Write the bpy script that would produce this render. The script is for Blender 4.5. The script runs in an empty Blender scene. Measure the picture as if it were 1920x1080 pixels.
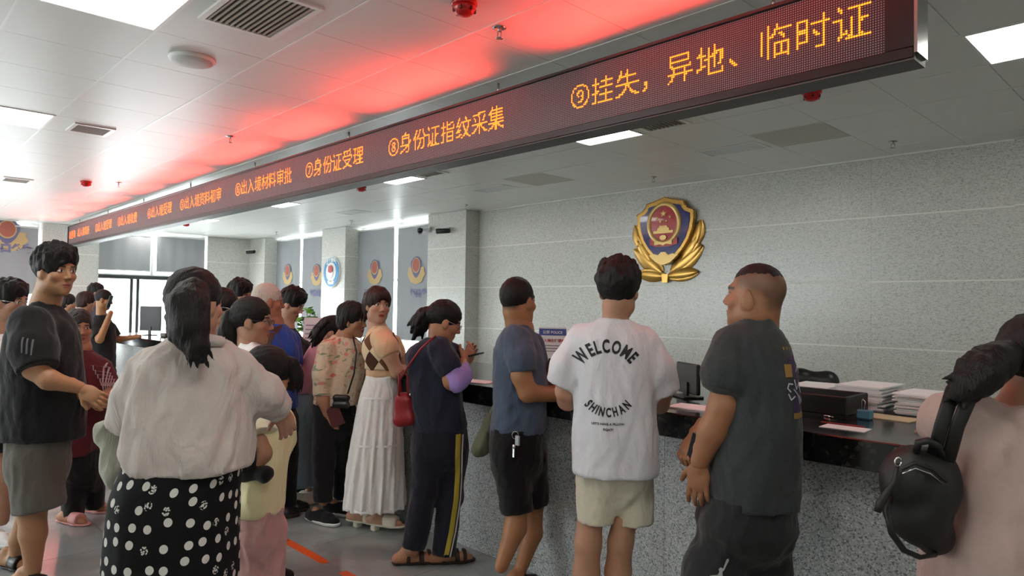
import bpy, bmesh, math, random
import numpy as np
from mathutils import Vector, Matrix
from mathutils.bvhtree import BVHTree
random.seed(7)
SC = bpy.context.scene
COL = SC.collection

# ------------------------------------------------------------------ camera
FPX, YAW, PITCH, ROLL, EYE, CEIL = 1302.6, 0.8055, 0.026, 0.014, 1.5, 2.943
_cy, _sy = math.cos(YAW), math.sin(YAW)
FH = np.array([-_sy, _cy, 0.0]); RH = np.array([_cy, _sy, 0.0]); UP = np.array([0, 0, 1.0])
_f = FH*math.cos(PITCH) + UP*math.sin(PITCH); _u = UP*math.cos(PITCH) - FH*math.sin(PITCH)
_r = RH*math.cos(ROLL) + _u*math.sin(ROLL); _u = _u*math.cos(ROLL) - RH*math.sin(ROLL)
EYEP = np.array([0, 0, EYE])
cam = bpy.data.cameras.new('camera'); cam.sensor_width = 36.0; cam.lens = 36.0*FPX/1920; cam.clip_start = 0.05
camo = bpy.data.objects.new('camera', cam); COL.objects.link(camo)
camo.matrix_world = Matrix(((_r[0], _u[0], -_f[0], 0), (_r[1], _u[1], -_f[1], 0), (_r[2], _u[2], -_f[2], EYE), (0, 0, 0, 1)))
SC.camera = camo

# ------------------------------------------------------------------ light and exposure
SC.view_settings.view_transform = 'Standard'; SC.view_settings.look = 'None'
SC.view_settings.gamma = 1.0; SC.view_settings.use_curve_mapping = False
SC.view_settings.exposure = 0.62
world = bpy.data.worlds.new('overcast_sky'); SC.world = world; world.use_nodes = True
_bg = world.node_tree.nodes['Background']; _bg.inputs[0].default_value = (0.93, 0.97, 1.0, 1); _bg.inputs[1].default_value = 8.0
PANEL_EMIT = 7.0        # ceiling light panels
GLOW_W = 4.6            # red light the display throws up on the ceiling, per metre of text

def at(px, py, d):
    """point seen at a pixel of the 1920x1080 photograph, d metres ahead"""
    r = _f + _r*((px-960)/FPX) - _u*((py-540)/FPX)
    return EYEP + r*(d/float(r @ FH))

# ------------------------------------------------------------------ materials
MATS = {}
def _new(name):
    m = bpy.data.materials.new(name); m.use_nodes = True
    nt = m.node_tree; b = nt.nodes['Principled BSDF']
    return m, nt, b
def rgb(h):
    if isinstance(h, (tuple, list)): return (*h[:3], 1.0)
    h = h.lstrip('#'); c = [int(h[i:i+2], 16)/255 for i in (0, 2, 4)]
    return (*[x/12.92 if x <= .04045 else ((x+.055)/1.055)**2.4 for x in c], 1.0)
def N(nt, t, **kw):
    n = nt.nodes.new(t)
    for k, v in kw.items():
        if k.startswith('i_'):
            key = k[2:]; key = int(key) if key.isdigit() else key.replace('_', ' ')
            n.inputs[key].default_value = v
        else: setattr(n, k, v)
    return n
def L(nt, a, b): nt.links.new(a, b)
def math_(nt, op, a, b=None, c=None):
    n = nt.nodes.new('ShaderNodeMath'); n.operation = op
    for i, v in enumerate((a, b, c)):
        if v is None: continue
        if isinstance(v, (int, float)): n.inputs[i].default_value = v
        else: nt.links.new(v, n.inputs[i])
    return n.outputs[0]
def mixc(nt, f, a, b):
    n = nt.nodes.new('ShaderNodeMix'); n.data_type = 'RGBA'
    for k, v in ((0, f), (6, a), (7, b)):
        if isinstance(v, (int, float)): n.inputs[k].default_value = v
        elif isinstance(v, (tuple, list)): n.inputs[k].default_value = v
        else: nt.links.new(v, n.inputs[k])
    return n.outputs[2]
def ramp(nt, f, stops):
    n = nt.nodes.new('ShaderNodeValToRGB'); e = n.color_ramp.elements
    while len(e) < len(stops): e.new(.5)
    for i, (p, c) in enumerate(stops): e[i].position = p; e[i].color = c
    nt.links.new(f, n.inputs[0]); return n.outputs[0]
def bump(nt, b, h, strength, dist):
    n = N(nt, 'ShaderNodeBump'); n.inputs['Strength'].default_value = strength; n.inputs['Distance'].default_value = dist
    L(nt, h, n.inputs['Height']); L(nt, n.outputs[0], b.inputs['Normal'])
def plain(name, col, rough=.5, metal=0.0, spec=.5, coat=0.0):
    if name in MATS: return MATS[name]
    m, nt, b = _new(name); b.inputs['Base Color'].default_value = rgb(col)
    b.inputs['Roughness'].default_value = rough; b.inputs['Metallic'].default_value = metal
    b.inputs['Specular IOR Level'].default_value = spec; b.inputs['Coat Weight'].default_value = coat
    tc = N(nt, 'ShaderNodeTexCoord'); nz = N(nt, 'ShaderNodeTexNoise', i_Scale=35.0, i_Detail=2.0)
    L(nt, tc.outputs['Object'], nz.inputs['Vector'])
    r = math_(nt, 'MULTIPLY_ADD', nz.outputs[0], .14, rough-.07); L(nt, r, b.inputs['Roughness'])
    MATS[name] = m; return m
def emit(name, col, s):
    m, nt, b = _new(name); b.inputs['Base Color'].default_value = rgb(col); b.inputs['Roughness'].default_value = .4
    b.inputs['Emission Color'].default_value = rgb(col); b.inputs['Emission Strength'].default_value = s
    MATS[name] = m; return m
def cloth(name, col, rough=.85, weave=420.0, fold=.35, col2=None, sheen=.15):
    """woven or knitted cloth: slight mottling, a fine weave and soft creases"""
    if name in MATS: return MATS[name]
    m, nt, b = _new(name); c = rgb(col)
    c2 = rgb(col2) if col2 else tuple(min(1, x*1.16) for x in c[:3])+(1,)
    tc = N(nt, 'ShaderNodeTexCoord'); mp = N(nt, 'ShaderNodeMapping'); mp.inputs['Scale'].default_value = (1, 1, .45)
    L(nt, tc.outputs['Object'], mp.inputs[0])
    n1 = N(nt, 'ShaderNodeTexNoise', i_Scale=60.0, i_Detail=4.0, i_Roughness=.7); L(nt, tc.outputs['Object'], n1.inputs['Vector'])
    L(nt, mixc(nt, n1.outputs[0], c, c2), b.inputs['Base Color'])
    n2 = N(nt, 'ShaderNodeTexNoise', i_Scale=13.0, i_Detail=4.0, i_Distortion=1.6); L(nt, mp.outputs[0], n2.inputs['Vector'])
    n3 = N(nt, 'ShaderNodeTexNoise', i_Scale=weave, i_Detail=1.0); L(nt, tc.outputs['Object'], n3.inputs['Vector'])
    h = math_(nt, 'MULTIPLY_ADD', n3.outputs[0], .04, n2.outputs[0])
    bump(nt, b, h, fold, .02)
    b.inputs['Roughness'].default_value = rough; b.inputs['Sheen Weight'].default_value = sheen; b.inputs['Specular IOR Level'].default_value = .25
    MATS[name] = m; return m
def uvcloth(name, fn, rough=.85, fold=.3):
    """cloth whose print is laid out in the garment's own UV (metres round, metres up)"""
    m, nt, b = _new(name); uv = N(nt, 'ShaderNodeUVMap'); uv.uv_map = 'UVMap'
    L(nt, fn(nt, uv.outputs[0]), b.inputs['Base Color'])
    tc = N(nt, 'ShaderNodeTexCoord'); n2 = N(nt, 'ShaderNodeTexNoise', i_Scale=10.0, i_Detail=3.0, i_Distortion=1.0); L(nt, tc.outputs['Object'], n2.inputs['Vector'])
    bump(nt, b, n2.outputs[0], fold, .02)
    b.inputs['Roughness'].default_value = rough; b.inputs['Specular IOR Level'].default_value = .25
    MATS[name] = m; return m
def skin_mat():
    if 'skin' in MATS: return MATS['skin']
    m, nt, b = _new('skin'); a = N(nt, 'ShaderNodeAttribute'); a.attribute_name = 'Col'
    tc = N(nt, 'ShaderNodeTexCoord'); nz = N(nt, 'ShaderNodeTexNoise', i_Scale=26.0, i_Detail=4.0); L(nt, tc.outputs['Object'], nz.inputs['Vector'])
    hs = N(nt, 'ShaderNodeHueSaturation'); L(nt, a.outputs['Color'], hs.inputs['Color'])
    L(nt, math_(nt, 'MULTIPLY_ADD', nz.outputs[0], .25, .875), hs.inputs['Value']); L(nt, hs.outputs[0], b.inputs['Base Color'])
    b.inputs['Roughness'].default_value = .5; b.inputs['Subsurface Weight'].default_value = .08; b.inputs['Subsurface Scale'].default_value = .01
    b.inputs['Subsurface Radius'].default_value = (1, .35, .2)
    n3 = N(nt, 'ShaderNodeTexNoise', i_Scale=300.0); L(nt, tc.outputs['Object'], n3.inputs['Vector']); bump(nt, b, n3.outputs[0], .08, .002)
    MATS['skin'] = m; return m
def hair_mat(name, col, rough=.55):
    if name in MATS: return MATS[name]
    m, nt, b = _new(name); c = rgb(col)
    tc = N(nt, 'ShaderNodeTexCoord'); mp = N(nt, 'ShaderNodeMapping'); mp.inputs['Scale'].default_value = (1, 1, .16); L(nt, tc.outputs['Object'], mp.inputs[0])
    nz = N(nt, 'ShaderNodeTexNoise', i_Scale=190.0, i_Detail=3.0); L(nt, mp.outputs[0], nz.inputs['Vector'])
    L(nt, mixc(nt, nz.outputs[0], tuple(x*.6 for x in c[:3])+(1,), tuple(min(1, x*1.7) for x in c[:3])+(1,)), b.inputs['Base Color'])
    bump(nt, b, nz.outputs[0], .7, .008); b.inputs['Roughness'].default_value = rough; b.inputs['Specular IOR Level'].default_value = .28
    MATS[name] = m; return m

# ------------------------------------------------------------------ mesh helpers
def link(o, parent=None):
    COL.objects.link(o)
    if parent is not None: o.parent = parent
    return o
def tag(o, label=None, cat=None, group=None, kind=None):
    if label: o['label'] = label
    if cat: o['category'] = cat
    if group: o['group'] = group
    if kind: o['kind'] = kind
    return o
def empty(name, loc=(0, 0, 0), rz=0.0):
    o = bpy.data.objects.new(name, None); o.empty_display_size = .1; o.location = loc; o.rotation_euler[2] = rz
    return link(o)
def pydata(name, vs, fs, mat=None, parent=None, smooth=False, loc=None):
    me = bpy.data.meshes.new(name); me.from_pydata([tuple(map(float, v)) for v in vs], [], fs); me.update()
    if mat: me.materials.append(mat)
    if smooth: me.polygons.foreach_set('use_smooth', [True]*len(me.polygons))
    o = link(bpy.data.objects.new(name, me), parent)
    if loc is not None: o.location = loc
    return o
class MB:
    """collects boxes, tubes, prisms and lathes and links them as ONE mesh object"""
    def __init__(s): s.v = []; s.f = []; s.sm = []
    def add(s, vs, fs, sm=False):
        k = len(s.v); s.v += [tuple(map(float, v)) for v in vs]; s.f += [tuple(i+k for i in f) for f in fs]; s.sm += [sm]*len(fs); return s
    def box(s, a, b, bev=0.0):
        x0, y0, z0 = a; x1, y1, z1 = b
        if x0 > x1: x0, x1 = x1, x0
        if y0 > y1: y0, y1 = y1, y0
        if z0 > z1: z0, z1 = z1, z0
        if bev <= 0:
            return s.add([(x0,y0,z0),(x1,y0,z0),(x1,y1,z0),(x0,y1,z0),(x0,y0,z1),(x1,y0,z1),(x1,y1,z1),(x0,y1,z1)],
                         [(0,3,2,1),(4,5,6,7),(0,1,5,4),(1,2,6,5),(2,3,7,6),(3,0,4,7)])
        e = min(bev, (x1-x0)/2.01, (y1-y0)/2.01, (z1-z0)/2.01)
        vs = []
        for z, i in ((z0, e), (z0+e, 0), (z1-e, 0), (z1, e)):
            c = e if i == 0 else e
            xs0, xs1, ys0, ys1 = (x0, x1, y0, y1) if i == 0 else (x0+e, x1-e, y0+e, y1-e)
            if i == 0: vs += [(x0+e,y0,z),(x1-e,y0,z),(x1,y0+e,z),(x1,y1-e,z),(x1-e,y1,z),(x0+e,y1,z),(x0,y1-e,z),(x0,y0+e,z)]
            else: vs += [(xs0,ys0,z),(xs1,ys0,z),(xs1,ys0,z),(xs1,ys1,z),(xs1,ys1,z),(xs0,ys1,z),(xs0,ys1,z),(xs0,ys0,z)]
        fs = [(7,6,5,4,3,2,1,0), (24,25,26,27,28,29,30,31)]
        for l in range(3):
            for i in range(8): a0 = l*8+i; a1 = l*8+(i+1) % 8; fs.append((a0, a1, a1+8, a0+8))
        return s.add(vs, fs)
    def prism(s, poly, m):
        """poly: list of (x,y); m: function (x,y,k)->3D for k=0,1"""
        n = len(poly); vs = [m(x, y, 0) for x, y in poly]+[m(x, y, 1) for x, y in poly]
        return s.add(vs, [tuple(range(n-1, -1, -1)), tuple(range(n, 2*n))]+[(i, (i+1) % n, n+(i+1) % n, n+i) for i in range(n)])
    def tube(s, pts, r, n=10, cap=True, flat=None):
        pts = [np.array(p, float) for p in pts]; rs = r if isinstance(r, (list, tuple)) else [r]*len(pts)
        prev = None; vs = []
        for i, p in enumerate(pts):
            t = pts[min(i+1, len(pts)-1)]-pts[max(i-1, 0)]; t = t/(np.linalg.norm(t)+1e-9)
            if prev is None:
                a = np.array([0, 0, 1.0]) if abs(t[2]) < .9 else np.array([1.0, 0, 0])
                if flat is not None: a = np.array(flat[0], float)
            else: a = prev
            e1 = a-t*(a @ t); e1 /= np.linalg.norm(e1)+1e-9; e2 = np.cross(t, e1); prev = e1
            w = flat[1] if flat is not None else 1.0
            for k in range(n):
                q = 2*math.pi*k/n; vs.append(p+rs[i]*(math.cos(q)*e1*w+math.sin(q)*e2))
        fs = []
        for i in range(len(pts)-1):
            for k in range(n): a = i*n+k; b = i*n+(k+1) % n; fs.append((a, b, b+n, a+n))
        if cap: fs += [tuple(range(n-1, -1, -1)), tuple(range((len(pts)-1)*n, len(pts)*n))]
        return s.add(vs, fs, True)
    def lathe(s, prof, c=(0, 0, 0), n=20, sx=1.0, sy=1.0, m=None):
        vs = []; k = len(prof)
        for (r, z) in prof:
            for i in range(n):
                q = 2*math.pi*i/n; p = (r*math.cos(q)*sx, r*math.sin(q)*sy, z)
                if m is not None: p = tuple(m @ Vector(p))
                vs.append((p[0]+c[0], p[1]+c[1], p[2]+c[2]))
        fs = [(j*n+i, j*n+(i+1) % n, (j+1)*n+(i+1) % n, (j+1)*n+i) for j in range(k-1) for i in range(n)]
        fs += [tuple(range(n-1, -1, -1)), tuple(range((k-1)*n, k*n))]
        return s.add(vs, fs, True)
    def build(s, name, mat, parent=None, loc=None, smooth=None):
        me = bpy.data.meshes.new(name); me.from_pydata(s.v, [], s.f); me.update()
        if mat: me.materials.append(mat)
        me.polygons.foreach_set('use_smooth', s.sm if smooth is None else [smooth]*len(s.f))
        o = link(bpy.data.objects.new(name, me), parent)
        if loc is not None: o.location = loc
        return o
def shared(name, me, parent=None, loc=(0, 0, 0), rot=None):
    o = bpy.data.objects.new(name, me); o.location = loc
    if rot: o.rotation_euler = rot
    return link(o, parent)
def text_mesh(s, size=1.0, bold=0.0):
    cu = bpy.data.curves.new('writing', 'FONT'); cu.body = s; cu.size = size; cu.offset = bold; cu.align_x = 'CENTER'; cu.resolution_u = 3
    o = bpy.data.objects.new('writing', cu); COL.objects.link(o)
    dg = bpy.context.evaluated_depsgraph_get(); dg.update()
    me = bpy.data.meshes.new_from_object(o.evaluated_get(dg)); bpy.data.objects.remove(o)
    vs = [tuple(v.co) for v in me.vertices]; fs = [tuple(p.vertices) for p in me.polygons]
    return vs, fs
# ------------------------------------------------------------------ setting
X0, X1, Y0, Y1 = -15.7, 3.0, -5.0, 6.97       # room
def stone(name, base, dark, light, scale=1.0, rough=.28):
    m, nt, b = _new(name); tc = N(nt, 'ShaderNodeTexCoord'); mp = N(nt, 'ShaderNodeMapping'); mp.inputs['Scale'].default_value = (1, 1, 2.4)
    g = N(nt, 'ShaderNodeNewGeometry'); L(nt, g.outputs['Position'], mp.inputs[0])
    n1 = N(nt, 'ShaderNodeTexNoise', i_Scale=42.0*scale, i_Detail=6.0, i_Roughness=.75, i_Distortion=.8); L(nt, mp.outputs[0], n1.inputs['Vector'])
    n2 = N(nt, 'ShaderNodeTexNoise', i_Scale=110.0*scale, i_Detail=3.0); L(nt, mp.outputs[0], n2.inputs['Vector'])
    n3 = N(nt, 'ShaderNodeTexNoise', i_Scale=1.3, i_Detail=2.0); L(nt, g.outputs['Position'], n3.inputs['Vector'])
    f = math_(nt, 'ADD', math_(nt, 'MULTIPLY', n1.outputs[0], .65), math_(nt, 'MULTIPLY', n2.outputs[0], .35))
    c = ramp(nt, f, [(.40, rgb(dark)), (.48, rgb(base)), (.58, rgb(light))])
    c = mixc(nt, math_(nt, 'MULTIPLY', n3.outputs[0], .25), c, rgb(base)); L(nt, c, b.inputs['Base Color'])
    b.inputs['Roughness'].default_value = rough
    MATS[name] = m; return m
def granite(name, base, speck1, speck2, sc=1.0, rough=.35):
    m, nt, b = _new(name); g = N(nt, 'ShaderNodeNewGeometry')
    v = N(nt, 'ShaderNodeTexVoronoi', i_Scale=95.0*sc, i_Randomness=1.0); L(nt, g.outputs['Position'], v.inputs['Vector'])
    n1 = N(nt, 'ShaderNodeTexNoise', i_Scale=70.0*sc, i_Detail=5.0, i_Roughness=.8); L(nt, g.outputs['Position'], n1.inputs['Vector'])
    sx = N(nt, 'ShaderNodeSeparateColor'); L(nt, v.outputs['Color'], sx.inputs[0])
    f = math_(nt, 'ADD', math_(nt, 'MULTIPLY', sx.outputs[0], .5), math_(nt, 'MULTIPLY', n1.outputs[0], .5))
    L(nt, ramp(nt, f, [(.28, rgb(speck1)), (.42, rgb(base)), (.62, rgb(base)), (.74, rgb(speck2))]), b.inputs['Base Color'])
    b.inputs['Roughness'].default_value = rough; b.inputs['IOR'].default_value = 1.62; MATS[name] = m; return m
M_STONE = stone('pale_speckled_stone', '#c9c8c2', '#8b8c88', '#dbdad5')
M_GROUT = plain('pale_grout', '#e6e5dd', .7)
M_GRAN = granite('grey_granite', '#b3b8b9', '#666c70', '#d6dadb', 1.9, .38)
M_BLACK = granite('black_granite', '#141515', '#0b0b0b', '#35312a', .6, .14)
def floor_mat():
    m, nt, b = _new('grey_floor_tile'); g = N(nt, 'ShaderNodeNewGeometry')
    n1 = N(nt, 'ShaderNodeTexNoise', i_Scale=2.2, i_Detail=5.0, i_Distortion=1.5); L(nt, g.outputs['Position'], n1.inputs['Vector'])
    n2 = N(nt, 'ShaderNodeTexNoise', i_Scale=160.0, i_Detail=2.0); L(nt, g.outputs['Position'], n2.inputs['Vector'])
    f = math_(nt, 'ADD', math_(nt, 'MULTIPLY', n1.outputs[0], .7), math_(nt, 'MULTIPLY', n2.outputs[0], .3))
    L(nt, ramp(nt, f, [(.3, rgb('#777d7e')), (.7, rgb('#9aa0a0'))]), b.inputs['Base Color'])
    L(nt, math_(nt, 'MULTIPLY_ADD', n1.outputs[0], .12, .08), b.inputs['Roughness'])
    MATS['grey_floor_tile'] = m; return m
M_FLOOR = floor_mat()
M_CEIL = plain('white_ceiling_metal', '#e4e3de', .38, 0.0, .5)
M_CEILW = plain('white_ceiling_bar', '#ecebe6', .3)
M_CEILD = plain('beige_ceiling_tile', '#c3bfb2', .5)
M_PAINT = plain('off_white_paint', '#cfcec6', .7)
M_WHITE = plain('white_enamel', '#e9e9e6', .35)
M_DARKF = plain('dark_frame_metal', '#3a3d3f', .4, .3)
M_BLKP = plain('black_plastic', '#141416', .4)
M_STEEL = plain('brushed_steel', '#b9b9b7', .25, 1.0)
M_RED = plain('red_plastic', '#c2181a', .3)

def in_view(p):
    v = np.array(p)-EYEP; d = v @ _f
    if d < .3: return None
    return 960+FPX*(v @ _r)/d, 540-FPX*(v @ _u)/d, d
def area_score(c, s):
    """rough size in the photograph of a tile of side s at c (0 when out of frame)"""
    best = 0
    for dx in (-.5, 0, .5):
        for dy in (-.5, 0, .5):
            q = in_view((c[0]+dx*s, c[1]+dy*s, c[2]))
            if q and -30 < q[0] < 1950 and -30 < q[1] < 1110: best = max(best, 1/q[2]**3)
    return best
def tile_field(parent, name, side, xs, ys, z0, z1, gap, mat, skip=lambda i, j: False, alt=None):
    me = {}
    mb = MB().box((-side/2+gap/2, -side/2+gap/2, z0), (side/2-gap/2, side/2-gap/2, z1))
    cells = [(i, j) for i in range(len(xs)) for j in range(len(ys)) if not skip(xs[i], ys[j])]
    cells.sort(key=lambda c: -area_score((xs[c[0]], ys[c[1]], z0), side))
    first = mb.build(name, mat, parent, (xs[cells[0][0]], ys[cells[0][1]], 0)); m0 = first.data
    m1 = None
    for i, j in cells[1:300]:
        o = shared(name, m0, parent, (xs[i], ys[j], 0))
        if alt and alt(xs[i], ys[j]):
            if m1 is None: m1 = m0.copy(); m1.materials.clear(); m1.materials.append(alt(xs[i], ys[j]))
            o.data = m1
    if len(cells) > 300:
        mb = MB()
        for i, j in cells[300:]:
            mb.box((xs[i]-side/2+gap/2, ys[j]-side/2+gap/2, z0), (xs[i]+side/2-gap/2, ys[j]+side/2-gap/2, z1))
        tag(mb.build(name+'_rest', mat, parent), kind='stuff')

floor = tag(MB().box((X0-.3, Y0-.3, -.2), (X1+.3, Y1+.3, -.004)).build('floor', plain('floor_grout', '#5b5f60', .8)), kind='structure')
fx = [-3.96+.4+.8*k for k in range(-15, 10) if X0-.2 < -3.96+.4+.8*k < X1+.4]
fy = [2.05+.4+.8*k for k in range(-9, 8) if Y0-.4 < 2.05+.4+.8*k < Y1]
tile_field(floor, 'floor_tile', .8, fx, fy, -.014, 0.0, .0035, M_FLOOR)

ceiling = tag(MB().box((X0-.3, Y0-.3, CEIL+.012), (X1+.3, Y1+.3, CEIL+.2)).build('ceiling', plain('ceiling_void', '#8f8d86', .8)), kind='structure')
cx = [-3.98+.3+.6*k for k in range(-22, 13) if X0-.1 < -3.98+.3+.6*k < X1+.3]
cyl = [1.16+.3+.6*k for k in range(-12, 12) if Y0-.1 < 1.16+.3+.6*k < Y1+.3]
LONG = [(-.68-3*k, .56) for k in range(-1, 6)] + [(-.68-3*k, -3.04) for k in range(-1, 6)]      # 0.6 x 1.2 m panels (two tiles)
SQ = [(-.68-3*k, 4.46) for k in range(-1, 6)]                                                  # 0.6 x 0.6 m panels
def is_light(x, y):
    for a, b in LONG:
        if abs(x-a) < .29 and abs(y-b) < .59: return True
    for a, b in SQ:
        if abs(x-a) < .29 and abs(y-b) < .29: return True
    return False
tile_field(ceiling, 'ceiling_tile', .6, cx, cyl, CEIL, CEIL+.012, .0035, M_CEIL, is_light,
           lambda x, y: M_CEILD if (abs(x+2.48) < .2 and abs(y-5.66) < .2) or (abs(x+5.48) < .2 and abs(y-5.66) < .2) else None)
bar = MB().box((X0, -.006, CEIL-.0025), (X1, .006, CEIL+.01)).build('grid_bar', M_CEILW, ceiling, (0, cyl[0]-.3, 0))
for y in cyl[1:]:
    shared('grid_bar', bar.data, ceiling, (0, y-.3, 0))

ROWS = [0.0, .545, 1.16, 1.775, 2.385, 2.943]
def clad(parent, axis, fixed, out, a0, a1, z_rows=ROWS, length=1.2, thick=.02, gap=.013, vgap=.0015, mat=None):
    """stone slabs in courses on a face; axis 'x' runs along x at y=fixed, 'y' along y at x=fixed"""
    n = max(1, round((a1-a0)/length)); w = (a1-a0)/n
    for k in range(len(z_rows)-1):
        zz0, zz1 = z_rows[k]+gap/2, z_rows[k+1]-gap/2
        me = None
        if k:
            g_lo, g_hi = ((a0, 0, z_rows[k]-gap/2), (a1, out*(thick-.001), z_rows[k]+gap/2)) if axis == 'x' else ((0, a0, z_rows[k]-gap/2), (out*(thick-.001), a1, z_rows[k]+gap/2))
            MB().box(g_lo, g_hi).build('grout_line', M_GROUT, parent, (0, fixed, 0) if axis == 'x' else (fixed, 0, 0))
        for i in range(n):
            c = a0+(i+.5)*w
            if me is None:
                lo = (-w/2+vgap/2, 0, zz0) if axis == 'x' else (0, -w/2+vgap/2, zz0)
                hi = (w/2-vgap/2, out*thick, zz1) if axis == 'x' else (out*thick, w/2-vgap/2, zz1)
                o = MB().box(lo, hi).build('stone_panel', mat or M_STONE, parent); me = o.data
            else: o = shared('stone_panel', me, parent)
            o.location = (c, fixed, 0) if axis == 'x' else (fixed, c, 0)
# back wall behind the counter
wb = tag(MB().box((-8.0, Y1+.02, 0), (X1+.2, Y1+.25, CEIL+.1)).build('wall_back', M_GROUT), kind='structure')
clad(wb, 'x', Y1+.02, -1, -7.99, -1.25)
pil = tag(MB().box((-1.245, Y1-.06, 0), (X1+.2, Y1+.02, CEIL+.02)).build('trim_1', M_GROUT), kind='structure')
clad(pil, 'x', Y1-.06, -1, -1.245, X1)
tag(MB().box((-8.0, Y1-.03, CEIL-.012), (X1, Y1+.02, CEIL)).build('trim_2', M_CEILW), kind='structure')
def column(name, x0, x1, front=6.7, back=7.2):
    c = tag(MB().box((x0+.02, front+.02, 0), (x1-.02, back, CEIL+.05)).build(name, M_GROUT), kind='structure')
    clad(c, 'x', front+.02, -1, x0, x1, length=2)
    clad(c, 'y', x1-.02, 1, front+.02, back, length=2)
    clad(c, 'y', x0+.02, -1, front+.02, back, length=2)
    return c
column('trim_3', -8.93, -7.99); column('trim_4', -12.35, -11.47); column('trim_5', X0, -14.91)
# sill walls under the windows of the back wall
for k, (a, b) in enumerate(((-11.47, -8.93), (-14.91, -12.35))):
    s = tag(MB().box((a, 6.99, 0), (b, 7.2, .5)).build('wall_sill_%d' % (k+1), M_PAINT), kind='structure')
# far wall with glazed openings
wf = tag(MB().box((X0-.25, 5.75, 0), (X0-.02, Y1+.2, CEIL+.1)).box((X0-.25, Y0, 0), (X0-.02, -.2, CEIL+.1))
         .box((X0-.25, -.2, 0), (X0-.02, 2.66, .45)).build('wall_far', M_GROUT), kind='structure')
clad(wf, 'y', X0-.02, 1, 5.75, 6.7); clad(wf, 'y', X0-.02, 1, Y0, -.2)
pc = tag(MB().box((X0-.25, 2.68, 0), (X0+.18, 3.58, CEIL+.05)).build('trim_6', M_GROUT), kind='structure')
clad(pc, 'y', X0+.18, 1, 2.68, 3.58); clad(pc, 'x', 3.58, 1, X0-.02, X0+.18, length=2); clad(pc, 'x', 2.68, -1, X0-.02, X0+.18, length=2)
tag(MB().box((X1, Y0, 0), (X1+.2, Y1+.2, CEIL+.1)).build('wall_right', M_PAINT), kind='structure')
tag(MB().box((X0-.2, Y0-.2, 0), (X1+.2, Y0, .8)).box((X0-.2, Y0-.2, 2.6), (X1+.2, Y0, CEIL+.1)).box((X0-.2, Y0-.2, .8), (-14, Y0, 2.6)).box((-6, Y0-.2, .8), (X1+.2, Y0, 2.6)).build('wall_front', M_PAINT), kind='structure')

# windows: frame, panes; the glazing is clear and what lies outside is blown out by daylight
def glass_mat():
    m, nt, b = _new('window_glass'); nt.nodes.remove(b); out = nt.nodes['Material Output']
    t = N(nt, 'ShaderNodeBsdfTransparent'); t.inputs[0].default_value = (.97, .99, .98, 1); g = N(nt, 'ShaderNodeBsdfGlossy'); g.inputs['Roughness'].default_value = .03
    mx = N(nt, 'ShaderNodeMixShader'); mx.inputs[0].default_value = .05; L(nt, t.outputs[0], mx.inputs[1]); L(nt, g.outputs[0], mx.inputs[2])
    L(nt, mx.outputs[0], out.inputs[0]); MATS['window_glass'] = m; return m
M_GLASS = glass_mat()
def window(name, axis, fixed, a0, a1, z0, z1, mull, tran, fmat, w=.05):
    e = tag(empty(name, (0, 0, 0)), kind='structure')
    def bx(mb, p0, p1, q0, q1, d0, d1):
        return mb.box((p0, fixed+d0, q0), (p1, fixed+d1, q1)) if axis == 'x' else mb.box((fixed+d0, p0, q0), (fixed+d1, p1, q1))
    fr = MB()
    for p in (a0, a1-w): bx(fr, p, p+w, z0, z1, -.03, .03)
    for q in (z0, z1-w): bx(fr, a0+w, a1-w, q, q+w, -.03, .03)
    fr.build('window_frame', fmat, e)
    xs = [a0+w/2]+list(mull)+[a1-w/2]; zs = [z0+w/2]+list(tran)+[z1-w/2]
    for p in mull: bx(MB(), p-w/2, p+w/2, z0+w, z1-w, -.025, .025).build('mullion', fmat, e)
    for q in tran:
        for i in range(len(xs)-1): bx(MB(), xs[i]+w/2, xs[i+1]-w/2, q-w/2, q+w/2, -.025, .025).build('transom', fmat, e)
    for i in range(len(xs)-1):
        for j in range(len(zs)-1): bx(MB(), xs[i]+w/2, xs[i+1]-w/2, zs[j]+w/2, zs[j+1]-w/2, -.004, .004).build('pane', M_GLASS, e)
    return e
M_WFR = plain('pale_window_frame', '#c9ccca', .4)
window('window_1', 'x', 7.1, -11.47, -8.93, .5, CEIL, (-10.2,), (1.94,), M_WFR, .045)
window('window_2', 'x', 7.1, -14.91, -12.35, .5, CEIL, (-13.63,), (1.94,), M_WFR, .045)
window('window_3', 'y', X0-.14, -.2, 2.66, .45, CEIL, (1.23,), (1.62,), M_WFR)
window('window_4', 'y', X0-.14, 3.6, 5.73, 2.0, CEIL, (4.66,), (), M_WFR)
window('door_1', 'y', X0-.14, 3.6, 5.73, 0.0, 2.0, (4.28, 4.40, 5.02), (), M_DARKF, .055)
tag(MB().box((X0-.2, 3.58, 1.95), (X0-.02, 5.75, 2.02)).build('trim_7', M_DARKF), kind='structure')

window('window_added_5', 'x', Y0-.1, -14, -6, .8, 2.6, (-12, -10, -8), (), M_WFR)  # unseen window added behind the viewer to let in more daylight from the left
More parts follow.
